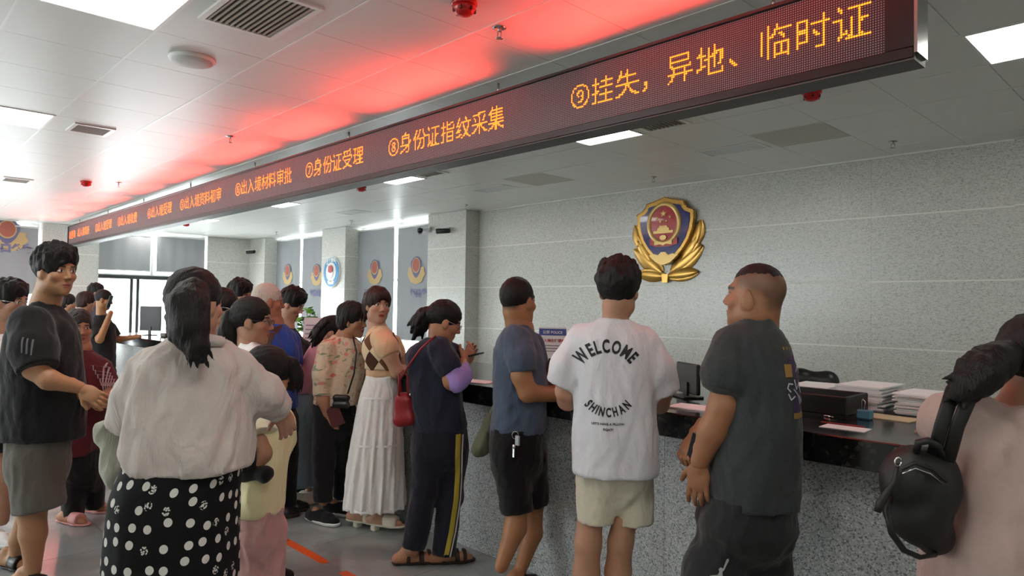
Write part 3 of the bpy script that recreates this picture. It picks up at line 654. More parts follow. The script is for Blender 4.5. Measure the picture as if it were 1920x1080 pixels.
# ------------------------------------------------------------------ figures: smooth implicit surfaces, meshed by surface nets
_rg = np.random.RandomState(3)
_ND = _rg.randn(4, 6, 3); _ND /= np.linalg.norm(_ND, axis=2)[:, :, None]; _NP = _rg.rand(4, 6)*6.28
def wave(x, y, z, f, s=0, zs=1.0):
    """cheap smooth noise in about -1..1 (warped sines)"""
    z = z*zs; w = np.sin(f*.53*(x*.8-y*.5+z*.3)+s*1.7)*1.3+np.sin(f*.41*(y*.7+z*.6-x*.2)+s)*1.1
    r = 0
    for k in range(5):
        d = _ND[s % 4, k]; r = r+np.sin(f*(.7+.25*k)*(x*d[0]+y*d[1]+z*d[2])+w+_NP[s % 4, k])
    return r/3.2
def v3(p): return np.array(p, dtype=np.float64)
class Sdf:
    def __init__(s): s.p = []; s.disp = None; s.ref = None
    def cone(s, a, b, ra, rb, k=.02, flat=False, flat0=False, op='u'):
        a, b = v3(a), v3(b); ba = b-a; L2 = max(float(ba @ ba), 1e-8); u = ba/math.sqrt(L2)
        def fn(X, Y, Z):
            h = np.clip(((X-a[0])*ba[0]+(Y-a[1])*ba[1]+(Z-a[2])*ba[2])/L2, 0, 1)
            d = np.sqrt((X-a[0]-h*ba[0])**2+(Y-a[1]-h*ba[1])**2+(Z-a[2]-h*ba[2])**2)-(ra+(rb-ra)*h)
            if flat: d = np.maximum(d, (X-b[0])*u[0]+(Y-b[1])*u[1]+(Z-b[2])*u[2])
            if flat0: d = np.maximum(d, -((X-a[0])*u[0]+(Y-a[1])*u[1]+(Z-a[2])*u[2]))
            return d
        r = max(ra, rb); s.p.append((op, k, np.minimum(a, b)-r, np.maximum(a, b)+r, fn)); return s
    def ell(s, c, r, k=.015, M=None, op='u'):
        c, r = v3(c), v3(r); R = np.eye(3) if M is None else np.array(M)     # rows of R are the axes
        ext = np.sqrt(((R*r[:, None])**2).sum(0))
        def fn(X, Y, Z):
            x, y, z = X-c[0], Y-c[1], Z-c[2]
            q = [x*R[i, 0]+y*R[i, 1]+z*R[i, 2] for i in range(3)]
            k0 = np.sqrt((q[0]/r[0])**2+(q[1]/r[1])**2+(q[2]/r[2])**2); k1 = np.sqrt((q[0]/r[0]**2)**2+(q[1]/r[1]**2)**2+(q[2]/r[2]**2)**2)+1e-9
            return k0*(k0-1)/k1
        s.p.append((op, k, c-ext, c+ext, fn)); return s
    def loft(s, sec, k=.02, n=2.4, pleat=None, op='u'):
        """sec: (z, lateral centre, depth centre, half width, half depth) rising; axes are the viewer's right and forward directions"""
        S_ = sorted(sec); z = np.array([q[0] for q in S_])
        zz = np.linspace(z[0], z[-1], 60)
        def sm(col):
            y = np.array([q[col] for q in S_]); out = np.interp(zz, z, y); ker = np.array([1, 2, 3, 2, 1])/9
            return np.convolve(np.pad(out, 2, mode='edge'), ker, 'valid')
        cl, cd, a, b = (sm(i) for i in (1, 2, 3, 4))
        s.ref = (zz, cl, cd, a, b)
        def fn(X, Y, Z):
            zc = np.clip(Z, zz[0], zz[-1]); I = lambda t: np.interp(zc, zz, t)
            la = X*RH[0]+Y*RH[1]-I(cl); dp = X*FH[0]+Y*FH[1]-I(cd); A, B = I(a), I(b)
            if pleat:
                th = np.arctan2(la/A, -dp/B); am, cnt = pleat; t = (zz[-1]-zc)/(zz[-1]-zz[0])
                f = 1+am*t*(np.sin(cnt*th+1.5*np.sin(3*th))+.5*np.sin(cnt*1.7*th+2*np.sin(2*th)+9*t)); A, B = A*f, B*f
            q = (np.abs(la/A)**n+np.abs(dp/B)**n)**(1/n)
            d = (q-1)*np.minimum(A, B)
            return np.maximum(d, np.maximum(zz[0]-Z, Z-zz[-1]))
        m = max(max(a), max(b))*1.2
        pts = np.array([RH*l_+FH*d_ for l_, d_ in zip(cl, cd)])
        lo = pts.min(0)-m; hi = pts.max(0)+m; lo[2] = zz[0]; hi[2] = zz[-1]
        s.p.append((op, k, lo, hi, fn)); return s
    def half(s, pt, nrm, k=0.0):
        """keep what lies on the side away from nrm"""
        pt, nrm = v3(pt), v3(nrm)/np.linalg.norm(nrm)
        s.p.append(('i', k, None, None, lambda X, Y, Z: (X-pt[0])*nrm[0]+(Y-pt[1])*nrm[1]+(Z-pt[2])*nrm[2])); return s
    def mesh(s, vox):
        U = [q for q in s.p if q[0] == 'u']
        lo = np.min([q[2] for q in U], 0)-4*vox; hi = np.max([q[3] for q in U], 0)+4*vox
        n = np.ceil((hi-lo)/vox).astype(int)+1
        ax = [(lo[i]+vox*np.arange(n[i])).astype(np.float32) for i in range(3)]
        Fd = np.full(n, .5, np.float32)
        for op, k, a, b, fn in s.p:
            if a is None: i0, i1 = np.zeros(3, int), n
            else:
                i0 = np.clip(((a-lo-k)/vox).astype(int)-2, 0, n); i1 = np.clip(((b-lo+k)/vox).astype(int)+4, 0, n)
            if (i1 <= i0).any(): continue
            sl = tuple(slice(i0[i], i1[i]) for i in range(3))
            d = fn(ax[0][sl[0]][:, None, None], ax[1][sl[1]][None, :, None], ax[2][sl[2]][None, None, :]).astype(np.float32)
            f = Fd[sl]
            if op == 'u':
                if k > 0: h = np.clip(.5+.5*(d-f)/k, 0, 1); Fd[sl] = d+(f-d)*h-k*h*(1-h)
                else: Fd[sl] = np.minimum(f, d)
            elif op == 's':
                g = -d
                if k > 0: h = np.clip(.5-.5*(g-f)/k, 0, 1); Fd[sl] = g+(f-g)*h+k*h*(1-h)
                else: Fd[sl] = np.maximum(f, g)
            else: Fd[sl] = np.maximum(f, d)
        if s.disp is not None:
            I = np.argwhere(np.abs(Fd) < .04); x, y, z = (ax[i][I[:, i]].astype(np.float64) for i in range(3))
            Fd[I[:, 0], I[:, 1], I[:, 2]] += s.disp(x, y, z).astype(np.float32)
        return snet(Fd, lo, vox)
def snet(Fd, lo, vox):
    S_ = Fd < 0; nx, ny, nz = Fd.shape
    C = [(i, j, k) for i in (0, 1) for j in (0, 1) for k in (0, 1)]
    cnt = sum(S_[i:nx-1+i, j:ny-1+j, k:nz-1+k].astype(np.int8) for i, j, k in C)
    act = np.argwhere((cnt > 0) & (cnt < 8)); idx = np.full((nx-1, ny-1, nz-1), -1, np.int64); idx[act[:, 0], act[:, 1], act[:, 2]] = np.arange(len(act))
    val = np.stack([Fd[act[:, 0]+i, act[:, 1]+j, act[:, 2]+k] for i, j, k in C], 1)
    acc = np.zeros((len(act), 3)); num = np.zeros(len(act)); Ca = np.array(C, float)
    for a in range(8):
        for b in range(a+1, 8):
            if np.abs(Ca[a]-Ca[b]).sum() != 1: continue
            m = (val[:, a] < 0) != (val[:, b] < 0); t = val[m, a]/(val[m, a]-val[m, b])
            acc[m] += Ca[a]+t[:, None]*(Ca[b]-Ca[a]); num[m] += 1
    V = lo+vox*(act+acc/np.maximum(num, 1)[:, None])
    Q = []
    for axn in range(3):
        sh = [slice(None)]*3; sh2 = [slice(None)]*3; sh[axn] = slice(0, -1); sh2[axn] = slice(1, None)
        E_ = np.argwhere(S_[tuple(sh)] != S_[tuple(sh2)]); o1, o2 = [q for q in range(3) if q != axn]
        E_ = E_[(E_[:, o1] > 0) & (E_[:, o2] > 0) & (E_[:, o1] < Fd.shape[o1]-1) & (E_[:, o2] < Fd.shape[o2]-1)]
        if not len(E_): continue
        def cell(d1, d2):
            c = E_.copy(); c[:, o1] -= d1; c[:, o2] -= d2; return idx[c[:, 0], c[:, 1], c[:, 2]]
        q = np.stack([cell(1, 1), cell(0, 1), cell(0, 0), cell(1, 0)], 1)
        fl = S_[E_[:, 0], E_[:, 1], E_[:, 2]]
        if axn == 1: fl = ~fl
        q[~fl] = q[~fl][:, ::-1]; Q.append(q)
    Q = np.concatenate(Q) if Q else np.zeros((0, 4), int)
    return V, Q[(Q >= 0).all(1)]
def np_mesh(name, V, Q, mat, parent=None, loc=None, col=None, uv=None):
    me = bpy.data.meshes.new(name); n = len(Q)
    me.vertices.add(len(V)); me.vertices.foreach_set('co', np.asarray(V, np.float32).ravel())
    me.loops.add(4*n); me.loops.foreach_set('vertex_index', np.asarray(Q, np.int32).ravel())
    me.polygons.add(n); me.polygons.foreach_set('loop_start', np.arange(0, 4*n, 4, dtype=np.int32)); me.polygons.foreach_set('loop_total', np.full(n, 4, np.int32))
    me.polygons.foreach_set('use_smooth', np.ones(n, bool)); me.update(calc_edges=True); me.validate()
    if col is not None:
        a = me.color_attributes.new('Col', 'FLOAT_COLOR', 'POINT'); a.data.foreach_set('color', np.asarray(col, np.float32).ravel())
    if uv is not None:
        l = me.uv_layers.new(name='UVMap'); l.data.foreach_set('uv', np.asarray(uv[np.asarray(Q).ravel()], np.float32).ravel())
    me.materials.append(mat); o = link(bpy.data.objects.new(name, me), parent)
    if loc is not None: o.location = loc
    return o

def head_frame(yaw, pitch, roll):
    """yaw 0 = facing away from the viewer, 90 = to the right of the picture, 180 = towards the viewer"""
    a, p, r = math.radians(yaw), math.radians(pitch), math.radians(roll)
    f = FH*math.cos(a)+RH*math.sin(a); x = RH*math.cos(a)-FH*math.sin(a); u = UP.copy()
    f, u = f*math.cos(p)+u*math.sin(p), u*math.cos(p)-f*math.sin(p)
    x, u = x*math.cos(r)+u*math.sin(r), u*math.cos(r)-x*math.sin(r)
    return np.stack([x, f, u], 1)          # columns: right, forward, up
def head_sdf(fem=False, child=False, old=False):
    h = Sdf()
    h.ell((0, -.014, .034), (.073, .094, .087)).ell((0, .022, -.03), (.060, .068, .076), .03)
    jw = .034 if fem else .043
    h.ell((0, .046, -.082), (jw, .036, .030), .03).ell((0, .069, -.103), (.019, .014, .014), .022)
    for q in (-1, 1):
        h.ell((q*.040, .054, -.024), (.026, .024, .022), .02); h.ell((q*.05, .012, -.068), (.015, .028, .022), .03)
    h.cone((-.032, .074, .026), (.032, .074, .026), .012, .012, .02)
    for q in (-1, 1): h.ell((q*.031, .097, .006), (.017, .015, .0115), .012, op='s')
    for q in (-1, 1): h.ell((q*.031, .0735, .006), (.0155, .0125, .0115), .004)
    h.cone((0, .083, .016), (0, .103, -.026), .0065, .0098, .012)
    for q in (-1, 1): h.ell((q*.0105, .0935, -.031), (.0085, .0095, .0075), .006)
    h.ell((0, .081, -.060), (.022, .0125, .0055), .007).ell((0, .079, -.0715), (.019, .0125, .0062), .006)
    h.ell((0, .096, -.0655), (.022, .008, .0012), .003, op='s')
    for q in (-1, 1):
        M = np.array([[1, 0, 0], [0, .97, -.24], [0, .24, .97]])
        h.ell((q*.0775, -.004, -.004), (.0065, .0185, .0315), .006, M); h.ell((q*.0865, .0, -.001), (.004, .0095, .018), .006, M, op='s')
        h.ell((q*.072, .006, -.02), (.01, .012, .02), .01)
    return h
def head_colors(P, skin, lip, brow, stubble=None, blush=.12):
    n = len(P); c = np.tile(np.array(rgb(skin)), (n, 1)); x, y, z = P.T; ax_ = np.abs(x)
    def blend(w, col):
        w = np.clip(w, 0, 1)[:, None]; c[:, :3] = c[:, :3]*(1-w)+np.array(rgb(col))[:3]*w
    fr = y > .035
    red = np.exp(-(((ax_-.04)/.022)**2+((z+.032)/.022)**2))*fr; blend(red*blush*2, '#b5574a')
    blend((1-(((x)/.023)**2+((z+.0655)/.0125)**2))*3*(y > .06), lip)
    blend((1.0-np.abs(z+.0655)/.0014)*(ax_ < .02)*(y > .06), '#4a2019')
    bz = .0285+.10*(ax_-.031)*np.where(ax_ > .04, -1.2, .5)
    blend((1-np.abs(z-bz)/.0062)*2*(np.abs(ax_-.032) < .02)*(y > .05), brow)
    e = ((ax_-.031)/.0150)**2+((z-.0062)/.0060)**2
    blend((1-e)*4*(y > .05), '#d9d4cd'); blend((1-((ax_-.0305)/.0062)**2-((z-.0065)/.0068)**2)*5*(e < 1.1)*(y > .05), '#150d0a')
    up_ = .0062+.0058*np.sqrt(np.clip(1-((ax_-.031)/.0165)**2, 0, 1)); blend((1-np.abs(z-up_-.0008)/.0019)*(np.abs(ax_-.031) < .0165)*(y > .05)*2, '#1c1210')
    blend((1-((ax_-.0085)/.004)**2-((z+.0375)/.003)**2)*(y > .08), '#5a2d22')
    if stubble:
        w = np.clip((z-.012-.22*y)/.03, 0, 1)*np.clip((.062-y)/.02, 0, 1)+np.clip((z+.05)/.03, 0, 1)*np.clip((-.045-y)/.03, 0, 1); blend(np.clip(w, 0, 1)*stubble[1], stubble[0])
    return c
def hair_sdf(style, vol=1.0):
    h = Sdf(); t = .008*vol
    def face_cut(fz=.05, fy=.062, k=.012, w=.068):
        h.ell((0, .118, fz-.095), (w, .062, .092), k, op='s')
    if style in ('short', 'messy'):
        h.ell((0, -.016, .040), (.079+t, .099+t, .092+t)).ell((0, -.002, .078), (.070+t, .088+t, .052+1.4*t), .02)
        face_cut(.062)
        for q in (-1, 1): h.ell((q*.088, .022, -.035), (.03, .038, .042), .008, op='s')
        h.half((0, -.06, -.052), (0, .35, -1))
        am = .006 if style == 'short' else .009
        h.disp = lambda x, y, z: am*wave(x, y, z, 150, 1, .6)*np.clip((z-.0)/.06, .25, 1)+.005*wave(x, y, z, 60, 2)*np.clip(z/.05, 0, 1)
    elif style == 'crew':
        h.ell((0, -.016, .036), (.0745+t*.4, .096+t*.4, .0895+t*.5)); face_cut(.066)
        for q in (-1, 1): h.ell((q*.088, .026, -.03), (.03, .045, .05), .008, op='s')
        h.half((0, -.06, -.05), (0, .35, -1)); h.disp = lambda x, y, z: .0015*wave(x, y, z, 260, 1)
    elif style == 'flattop':
        h.ell((0, -.012, .052), (.066, .088, .0735)).half((0, 0, .058), (0, -.22, -1)); h.disp = lambda x, y, z: .001*wave(x, y, z, 260, 1)
    elif style == 'fringe_crown':
        h.ell((0, -.018, .03), (.0765, .098, .088)); face_cut(.078, k=.02)
        for q in (-1, 1): h.ell((q*.088, .026, -.03), (.03, .045, .05), .008, op='s')
        h.half((0, -.06, -.058), (0, .35, -1)); h.disp = lambda x, y, z: .0025*wave(x, y, z, 180, 1)
    elif style == 'slick':
        h.ell((0, -.018, .038), (.0785+t, .100+t, .091+t)).ell((0, -.09, .012), (.045, .04, .045), .03); face_cut(.066, k=.01)
        for q in (-1, 1): h.ell((q*.088, .02, -.035), (.03, .036, .042), .008, op='s')
        h.half((0, -.06, -.055), (0, .35, -1))
        h.disp = lambda x, y, z: .0022*wave(x*1.0, y*.25, z, 260, 1)
    elif style in ('bob', 'bangs'):
        h.ell((0, -.018, .036), (.083+t, .103+t, .094+t)).ell((0, -.045, -.03), (.078+t, .065+t, .075), .03)
        if style == 'bangs': h.ell((0, .062, .062), (.066, .044, .045), .02)
        face_cut(.052 if style == 'bangs' else .058, w=.062)
        for q in (-1, 1): h.ell((q*.092, .038, -.06), (.034, .04, .06), .01, op='s')
        h.half((0, -.06, -.082), (0, .2, -1)); h.disp = lambda x, y, z: .0035*wave(x, y, z, 150, 1, .3)+.003*wave(x, y, z, 50, 2, .5)
    return h

HEADV, HEADQ = {}, {}
def person(label, D, base, skin='#b98a6c', head=None, fem=False, neck=None, arms=(), legs=(), hands=(), feet=(), wear=(), hair=None,
           torso=None, lip='#9c5148', brow='#1d1614', stubble=None, vs=1.0, group='people in the hall', glasses=None, extra_body=()):
    """joints are (pixel x, pixel y, metres behind the figure's plane, radius in pixels); an imaginary y is a height above the floor"""
    px2m = D/FPX
    def pt(q):
        d = D+(q[2] if len(q) > 2 else 0.0)
        if isinstance(q[1], complex):
            p = at(q[0], 540, d); p[2] = q[1].imag; return p
        return at(q[0], q[1], d)
    def zat(px, py): return at(px, py, D)[2]
    def section(q):
        """(pixel y, left x, right x, half depth m, shift m) -> loft section"""
        py, xl, xr, b = q[:4]; sh = q[4] if len(q) > 4 else 0.0; d = D+sh
        a0, a1 = (at(x, py, d) for x in (xl, xr)) if not isinstance(py, complex) else ([*at(x, 540, d)[:2], py.imag] for x in (xl, xr))
        a0, a1 = v3(a0), v3(a1); c = (a0+a1)/2
        return (c[2], float(c @ RH), float(c @ FH), float((a1-a0) @ RH)/2, b)
    root = at(base, 540, D); root[2] = 0.0; org = v3(root)
    VV, QQ, CC = [], [], []; off = 0
    skin = tuple(q*.84 for q in rgb(skin)[:3])
    sk = np.array(rgb(skin))
    def put(V, Q, c=None):
        nonlocal off
        VV.append(V); QQ.append(Q+off); CC.append(np.tile(sk, (len(V), 1)) if c is None else c); off += len(V)
    # --- trunk, neck, limbs
    s = Sdf(); R = None
    if head:
        hx, hy, yaw, pitch, roll, hs = head[:6]; hd = head[6] if len(head) > 6 else 0.0
        hc = at(hx, hy, D+hd); R = head_frame(yaw, pitch, roll)
        nb = pt(neck); nr = neck[3]*px2m; nt_ = hc+R @ v3((0, -.022, -.055))*hs
        s.cone(nt_, nb, nr*.97, nr*1.08, .02)
    if torso: s.loft([section(q) for q in torso], .03)
    for kk, ch in enumerate(list(arms)+list(legs)+list(extra_body)):
        P = [pt(q) for q in ch]; rr = [q[3]*px2m for q in ch]
        if kk < len(arms)+len(legs): rr[0] *= .66 if kk < len(arms) else .62      # covered by clothes
        if len(arms) <= kk < len(arms)+len(legs) and any(t_ in w_[0] for w_ in wear for t_ in ('trousers', 'jeans', 'leggings', 'skirt')):
            rr = [q*.78 for q in rr[:-1]]+[rr[-1]]
        for i in range(len(P)-1): s.cone(P[i], P[i+1], rr[i], rr[i+1], .022)
    for (an, dirn, kind) in feet:
        A = pt(an); a = math.radians(dirn); fd = FH*math.cos(a)+RH*math.sin(a); z = A[2]-.075
        for o_, zz, r0, o2, z2, r2 in ((-.05, .034, .031, .04, .036, .032), (.04, .036, .032, .115, .026, .03), (.115, .026, .03, .165, .02, .022)):
            s.cone(A+fd*o_-UP*(A[2]-z-zz), A+fd*o2-UP*(A[2]-z-z2), r0, r2, .02)
        s.cone(A, A-fd*.01-UP*(A[2]-z-.045), .034, .036, .025)
    put(*s.mesh(.0122*vs))
    # --- hands
    for (w, d, n_, side, curl, hsz) in hands:
        w = pt(w); d = RH*d[0]+FH*d[1]+UP*d[2]; d /= np.linalg.norm(d); n = RH*n_[0]+FH*n_[1]+UP*n_[2]; n = n-d*(n @ d); n /= np.linalg.norm(n)
        l = np.cross(d, n)*side; k = hsz; h = Sdf(); M = np.stack([d, l, n])
        h.cone(w-d*.05*k, w+d*.02*k, .027*k, .025*k, .01).ell(w+d*.055*k, (.052*k, .041*k, .017*k), .012, M)
        for i in range(4):
            b = w+d*(.088-.006*(i == 3))*k+l*(.029-.0195*i)*k; dd = d+l*(.10-.07*i); dd /= np.linalg.norm(dd); ln = (.072, .080, .074, .058)[i]*k; ang = 0
            p0 = b-dd*.02*k
            for j, (fr, bend) in enumerate(((.46, .45), (.3, .95), (.24, .7))):
                ang += bend*curl; dr = dd*math.cos(ang)+n*math.sin(ang); p1 = (b if j == 0 else p0)+dr*ln*fr
                h.cone(p0, p1, (.0098-.001*j)*k, (.0088-.001*j)*k, .004); p0 = p1
        b = w+d*.028*k+l*.026*k+n*.006*k; dr = d*.62+l*.62+n*(.2+.4*curl); dr /= np.linalg.norm(dr); p1 = b+dr*.045*k
        dr2 = dr+d*.5-l*.3*curl+n*.3*curl; dr2 /= np.linalg.norm(dr2)
        h.cone(b, p1, .0135*k, .0115*k, .008).cone(p1, p1+dr2*.033*k, .0112*k, .0088*k, .005)
        put(*h.mesh(.0048*max(1, vs)))
    # --- head
    if head:
        key = (fem,)
        h = head_sdf(fem); nl = R.T @ ((nb-hc)/hs)
        nv = v3((0, -.022, -.05)); h.cone(nv, nv+(nl-nv)*.75, nr/hs, nr/hs*1.0, .03)
        V, Q = h.mesh(.0036*max(1, vs)); c = head_colors(V, skin, lip, brow, stubble, .16 if fem else .08)
        put(hc+(V*hs) @ R.T, Q, c)
    o = np_mesh('person', np.concatenate(VV)-org, np.concatenate(QQ), skin_mat(), None, tuple(org), np.concatenate(CC))
    tag(o, label, 'person', group)
    # --- hair
    if hair:
        style, hm, vol = hair[:3]; extra = hair[3] if len(hair) > 3 else []; HV, HQ = [], []; off2 = 0
        if style:
            V, Q = hair_sdf(style, vol).mesh(.0048*max(1, vs)); HV.append(hc+(V*hs) @ R.T); HQ.append(Q); off2 = len(V)
        for ch in extra:
            t = Sdf(); P = [pt(q) for q in ch]; rr = [q[3]*px2m for q in ch]
            for i in range(len(P)-1): t.cone(P[i], P[i+1], rr[i]*.95, rr[i+1]*.9, .02)
            rs = np.random.RandomState(len(ch)+int(ch[0][0]))
            for b_ in range(26):
                jit = np.clip(rs.randn(3)*.45, -.62, .62); ext = .85+.3*rs.rand(); Pb = [P[i]+jit*rr[i] for i in range(len(P))]
                Pb[-1] = Pb[-2]+(P[-1]-P[-2])*ext+jit*rr[-1]*.6
                for i in range(len(P)-1): t.cone(Pb[i], Pb[i+1], rr[i]*.25, rr[i+1]*(.25 if i < len(P)-2 else .16), .006)
            t.disp = lambda x, y, z: .0025*wave(x, y, z, 190, 1, .18)
            V, Q = t.mesh(.0055*max(1, vs)); HV.append(V); HQ.append(Q+off2); off2 += len(V)
        np_mesh('hair', np.concatenate(HV)-org, np.concatenate(HQ), hm, o)
    # --- clothes
    objs = {}
    for w in wear:
        name, mat, prims = w[:3]; op = w[3] if len(w) > 3 else {}
        g = Sdf(); cut = []; hems = []
        for q in prims:
            if q[0] == 'L':
                secs = [section(z_) for z_ in q[1]]
                if any(t_ in name for t_ in ('shorts', 'trousers', 'jeans')):
                    b0 = min(secs); secs.append((b0[0]-.15, b0[1], b0[2], b0[3]*.62, b0[4]*.3)); secs.append((b0[0]-.06, b0[1], b0[2], b0[3]*.93, b0[4]*.8))
                g.loft(secs, .05, op.get('n', 2.4), q[2] if len(q) > 2 else None)
            elif q[0] in ('C', 'F'):
                P = [pt(z_) for z_ in q[1]]; rr = [z_[3]*px2m for z_ in q[1]]
                for i in range(len(P)-1): g.cone(P[i], P[i+1], rr[i], rr[i+1], op.get('k', .03), flat=(q[0] == 'F' and i == len(P)-2))
                if q[0] == 'F': hems.append((P[-1], (P[-1]-P[-2])/np.linalg.norm(P[-1]-P[-2]), rr[-1]))
            elif q[0] == 'E': g.ell(pt(q[1]), q[2], .03, np.stack([RH, FH, UP]))
            elif q[0] == 'S': cut.append(q)
            elif q[0] == 'H': g.half(pt(q[1]), RH*q[2][0]+FH*q[2][1]+UP*q[2][2])
            elif q[0] == 'NECK':   # neck opening
                cut.append(q)
        for q in cut:
            if q[0] == 'NECK': g.cone(nb-UP*.01+(nb-hc)*q[1], hc, nr*q[2], nr*q[2]*1.3, .008, op='s')
            else:
                P = [pt(z_) for z_ in q[1]]; g.cone(P[0], P[1], q[1][0][3]*px2m, q[1][1][3]*px2m, .006, op='s')
        am = op.get('fold', .006); ff = op.get('ff', 26)*1.25; zs = op.get('zs', .5); sd = op.get('seed', int(base)+len(name)) % 4
        zhem = g.ref[0][0] if g.ref and not any(t_ in name for t_ in ('shorts', 'trousers', 'jeans')) else None
        def crease(x, y, z, am=am, ff=ff, zs=zs, sd=sd, zhem=zhem, hems=hems):
            d = am*.8*wave(x, y, z, ff, sd, zs)+am*1.0*(np.abs(wave(x, y, z, ff*1.5, sd+1, .9))-.5)+am*.35*wave(x, y, z, ff*3.1, sd+2, .7)
            if zhem is not None: d = d*np.clip(.12+np.abs(z-zhem)/.03, 0, 1)          # hems stay straight
            for b_, n_, r_ in hems:
                dd = np.abs((x-b_[0])*n_[0]+(y-b_[1])*n_[1]+(z-b_[2])*n_[2]); near = ((x-b_[0])**2+(y-b_[1])**2+(z-b_[2])**2) < (1.5*r_)**2
                d = np.where(near, d*np.clip(.12+dd/.03, 0, 1), d)
            return d
        g.disp = crease
        V, Q = g.mesh(op.get('vox', .0095)*vs)
        c = V.mean(0); la = (V-c) @ RH; dp = (V-c) @ FH; th = np.arctan2(la, -dp); Rm = np.percentile(np.hypot(la, dp), 60)
        if g.ref:
            zz, cl, cd, a_, b_ = g.ref; zc = np.clip(V[:, 2], zz[0], zz[-1])
            th = np.arctan2((V @ RH-np.interp(zc, zz, cl))/np.interp(zc, zz, a_), -(V @ FH-np.interp(zc, zz, cd))/np.interp(zc, zz, b_)); Rm = float(np.mean((a_+b_)/2))
        objs[name] = np_mesh(name, V-org, Q, mat, o, uv=np.stack([th*Rm, V[:, 2]], 1))
    # --- shoes
    for (an, dirn, kind) in feet:
        if not kind: continue
        A = pt(an); a = math.radians(dirn); fd = FH*math.cos(a)+RH*math.sin(a); sd_ = np.cross(fd, UP); z = A[2]-.075
        def foot(g, grow):
            for o_, zz, r0, o2, z2, r2 in ((-.05, .04, .033, .04, .04, .035), (.04, .04, .035, .115, .03, .036), (.115, .03, .036, .17, .026, .028)):
                g.cone(A+fd*o_-UP*(A[2]-z-zz), A+fd*o2-UP*(A[2]-z-z2), r0+grow, r2+grow, .03)
            return g
        style, um, smt = kind
        if style in ('sneaker', 'shoe'):
            g = foot(Sdf(), .008); g.cone(A+fd*-.01-UP*.0, A-fd*.01-UP*(A[2]-z-.05), .043, .045, .03, flat0=True); g.half((0, 0, z+.012), (0, 0, -1))
            V, Q = g.mesh(.0075*vs); sh = np_mesh('shoe', V-org, Q, um, o)
            g = foot(Sdf(), .012).half((0, 0, z+.026), (0, 0, 1)).half((0, 0, z+.001), (0, 0, -1)); V, Q = g.mesh(.0065*vs); np_mesh('sole', V-org, Q, smt, sh)
        else:
            g = foot(Sdf(), .010).half((0, 0, z+.014), (0, 0, 1)).half((0, 0, z+.001), (0, 0, -1)); V, Q = g.mesh(.0055*vs)
            sh = np_mesh('sandal', V-org, Q, smt, o)
            bands = {'slipper': ((.06, .13),), 'sandal': ((.075, .10), (.125, .145), (.0, .022)), 'mule': ((.06, .15),)}[style]
            for b0, b1 in bands:
                g = foot(Sdf(), .005).half(A+fd*b1, fd).half(A+fd*b0, -fd).half((0, 0, z+.006), (0, 0, -1)); V, Q = g.mesh(.005*vs); np_mesh('strap', V-org, Q, um, sh)
    # --- glasses
    if glasses and head:
        gm = glasses; mb = MB()
        T = lambda p: tuple(hc+R @ (v3(p)*hs)-org)
        for q in (-1, 1):
            pts = [T((q*.033+.022*math.cos(t), .099, .002+.017*math.sin(t))) for t in np.linspace(0, 2*math.pi, 17)]
            mb.tube(pts, .0016, 6); mb.tube([T((q*.055, .098, .006)), T((q*.078, .075, .008)), T((q*.080, .0, .010))], .0016, 6)
        mb.tube([T((-.011, .1, .006)), T((.011, .1, .006))], .0014, 6); go = mb.build('glasses', gm, o)
        for q in (-1, 1):
            pts = [T((q*.033+.0215*math.cos(t), .099, .002+.0165*math.sin(t))) for t in np.linspace(0, 2*math.pi, 16, endpoint=False)]
            pydata('lens', pts, [tuple(range(16))], M_GLASS, go)
    return o, objs, pt, org, (hc, R, hs) if head else None

def decal(parent_obj, name, mat, polys, origin, right, up, off=.003, maxlen=.02, nrm=None):
    """lay flat print (vertices, faces in print-plane metres) on a garment: project along the print's normal onto the cloth"""
    me = parent_obj.data; tree = BVHTree.FromPolygons([v.co.copy() for v in me.vertices], [tuple(p.vertices) for p in me.polygons])
    base = v3(parent_obj.parent.location) if parent_obj.parent else v3((0, 0, 0))
    right, up = v3(right), v3(up); n = np.cross(right, up); n /= np.linalg.norm(n)
    bm = bmesh.new()
    for vs_, fs_ in polys:
        bv = [bm.verts.new(Vector((x, y, 0))) for x, y in vs_]
        for f in fs_:
            try: bm.faces.new([bv[i] for i in f])
            except ValueError: pass
    bmesh.ops.triangulate(bm, faces=bm.faces[:])
    for _ in range(3):
        e = [x for x in bm.edges if x.calc_length() > maxlen]
        if not e: break
        bmesh.ops.subdivide_edges(bm, edges=e, cuts=1)
        bmesh.ops.triangulate(bm, faces=bm.faces[:])
    for v in bm.verts:
        p = v3(origin)-base+right*v.co.x+up*v.co.y
        hit = tree.ray_cast(Vector(p+n*.5), Vector(-n))
        q = v3(hit[0])+n*off if hit[0] is not None else p
        v.co = Vector(q)
    m2 = bpy.data.meshes.new(name); bm.to_mesh(m2); bm.free(); m2.materials.append(mat)
    m2.polygons.foreach_set('use_smooth', [True]*len(m2.polygons))
    return link(bpy.data.objects.new(name, m2), parent_obj)
# ------------------------------------------------------------------ people
HB = hair_mat('black_hair', '#120f10'); HBR = hair_mat('dark_brown_hair', '#2a1712'); HG = hair_mat('grey_hair', '#6e6862'); HW = hair_mat('white_hair', '#b3aaa0', .6); HD = hair_mat('greying_hair', '#2c2828')
M_SOLEW = plain('white_sole', '#e2e2e0', .5); M_SHOEB = cloth('black_shoe_mesh', '#121214', .8); M_SOLEB = plain('brown_sole', '#33241f', .6); M_PINKS = plain('pink_rubber', '#c98e8c', .6); M_CREAM = plain('cream_leather', '#d9d2c2', .5)
M_BLKL = plain('black_leather', '#131313', .38); M_SILV = plain('silver_metal', '#c8c8c8', .22, 1.0)
sneak = ('sneaker', M_SHOEB, M_SOLEW)

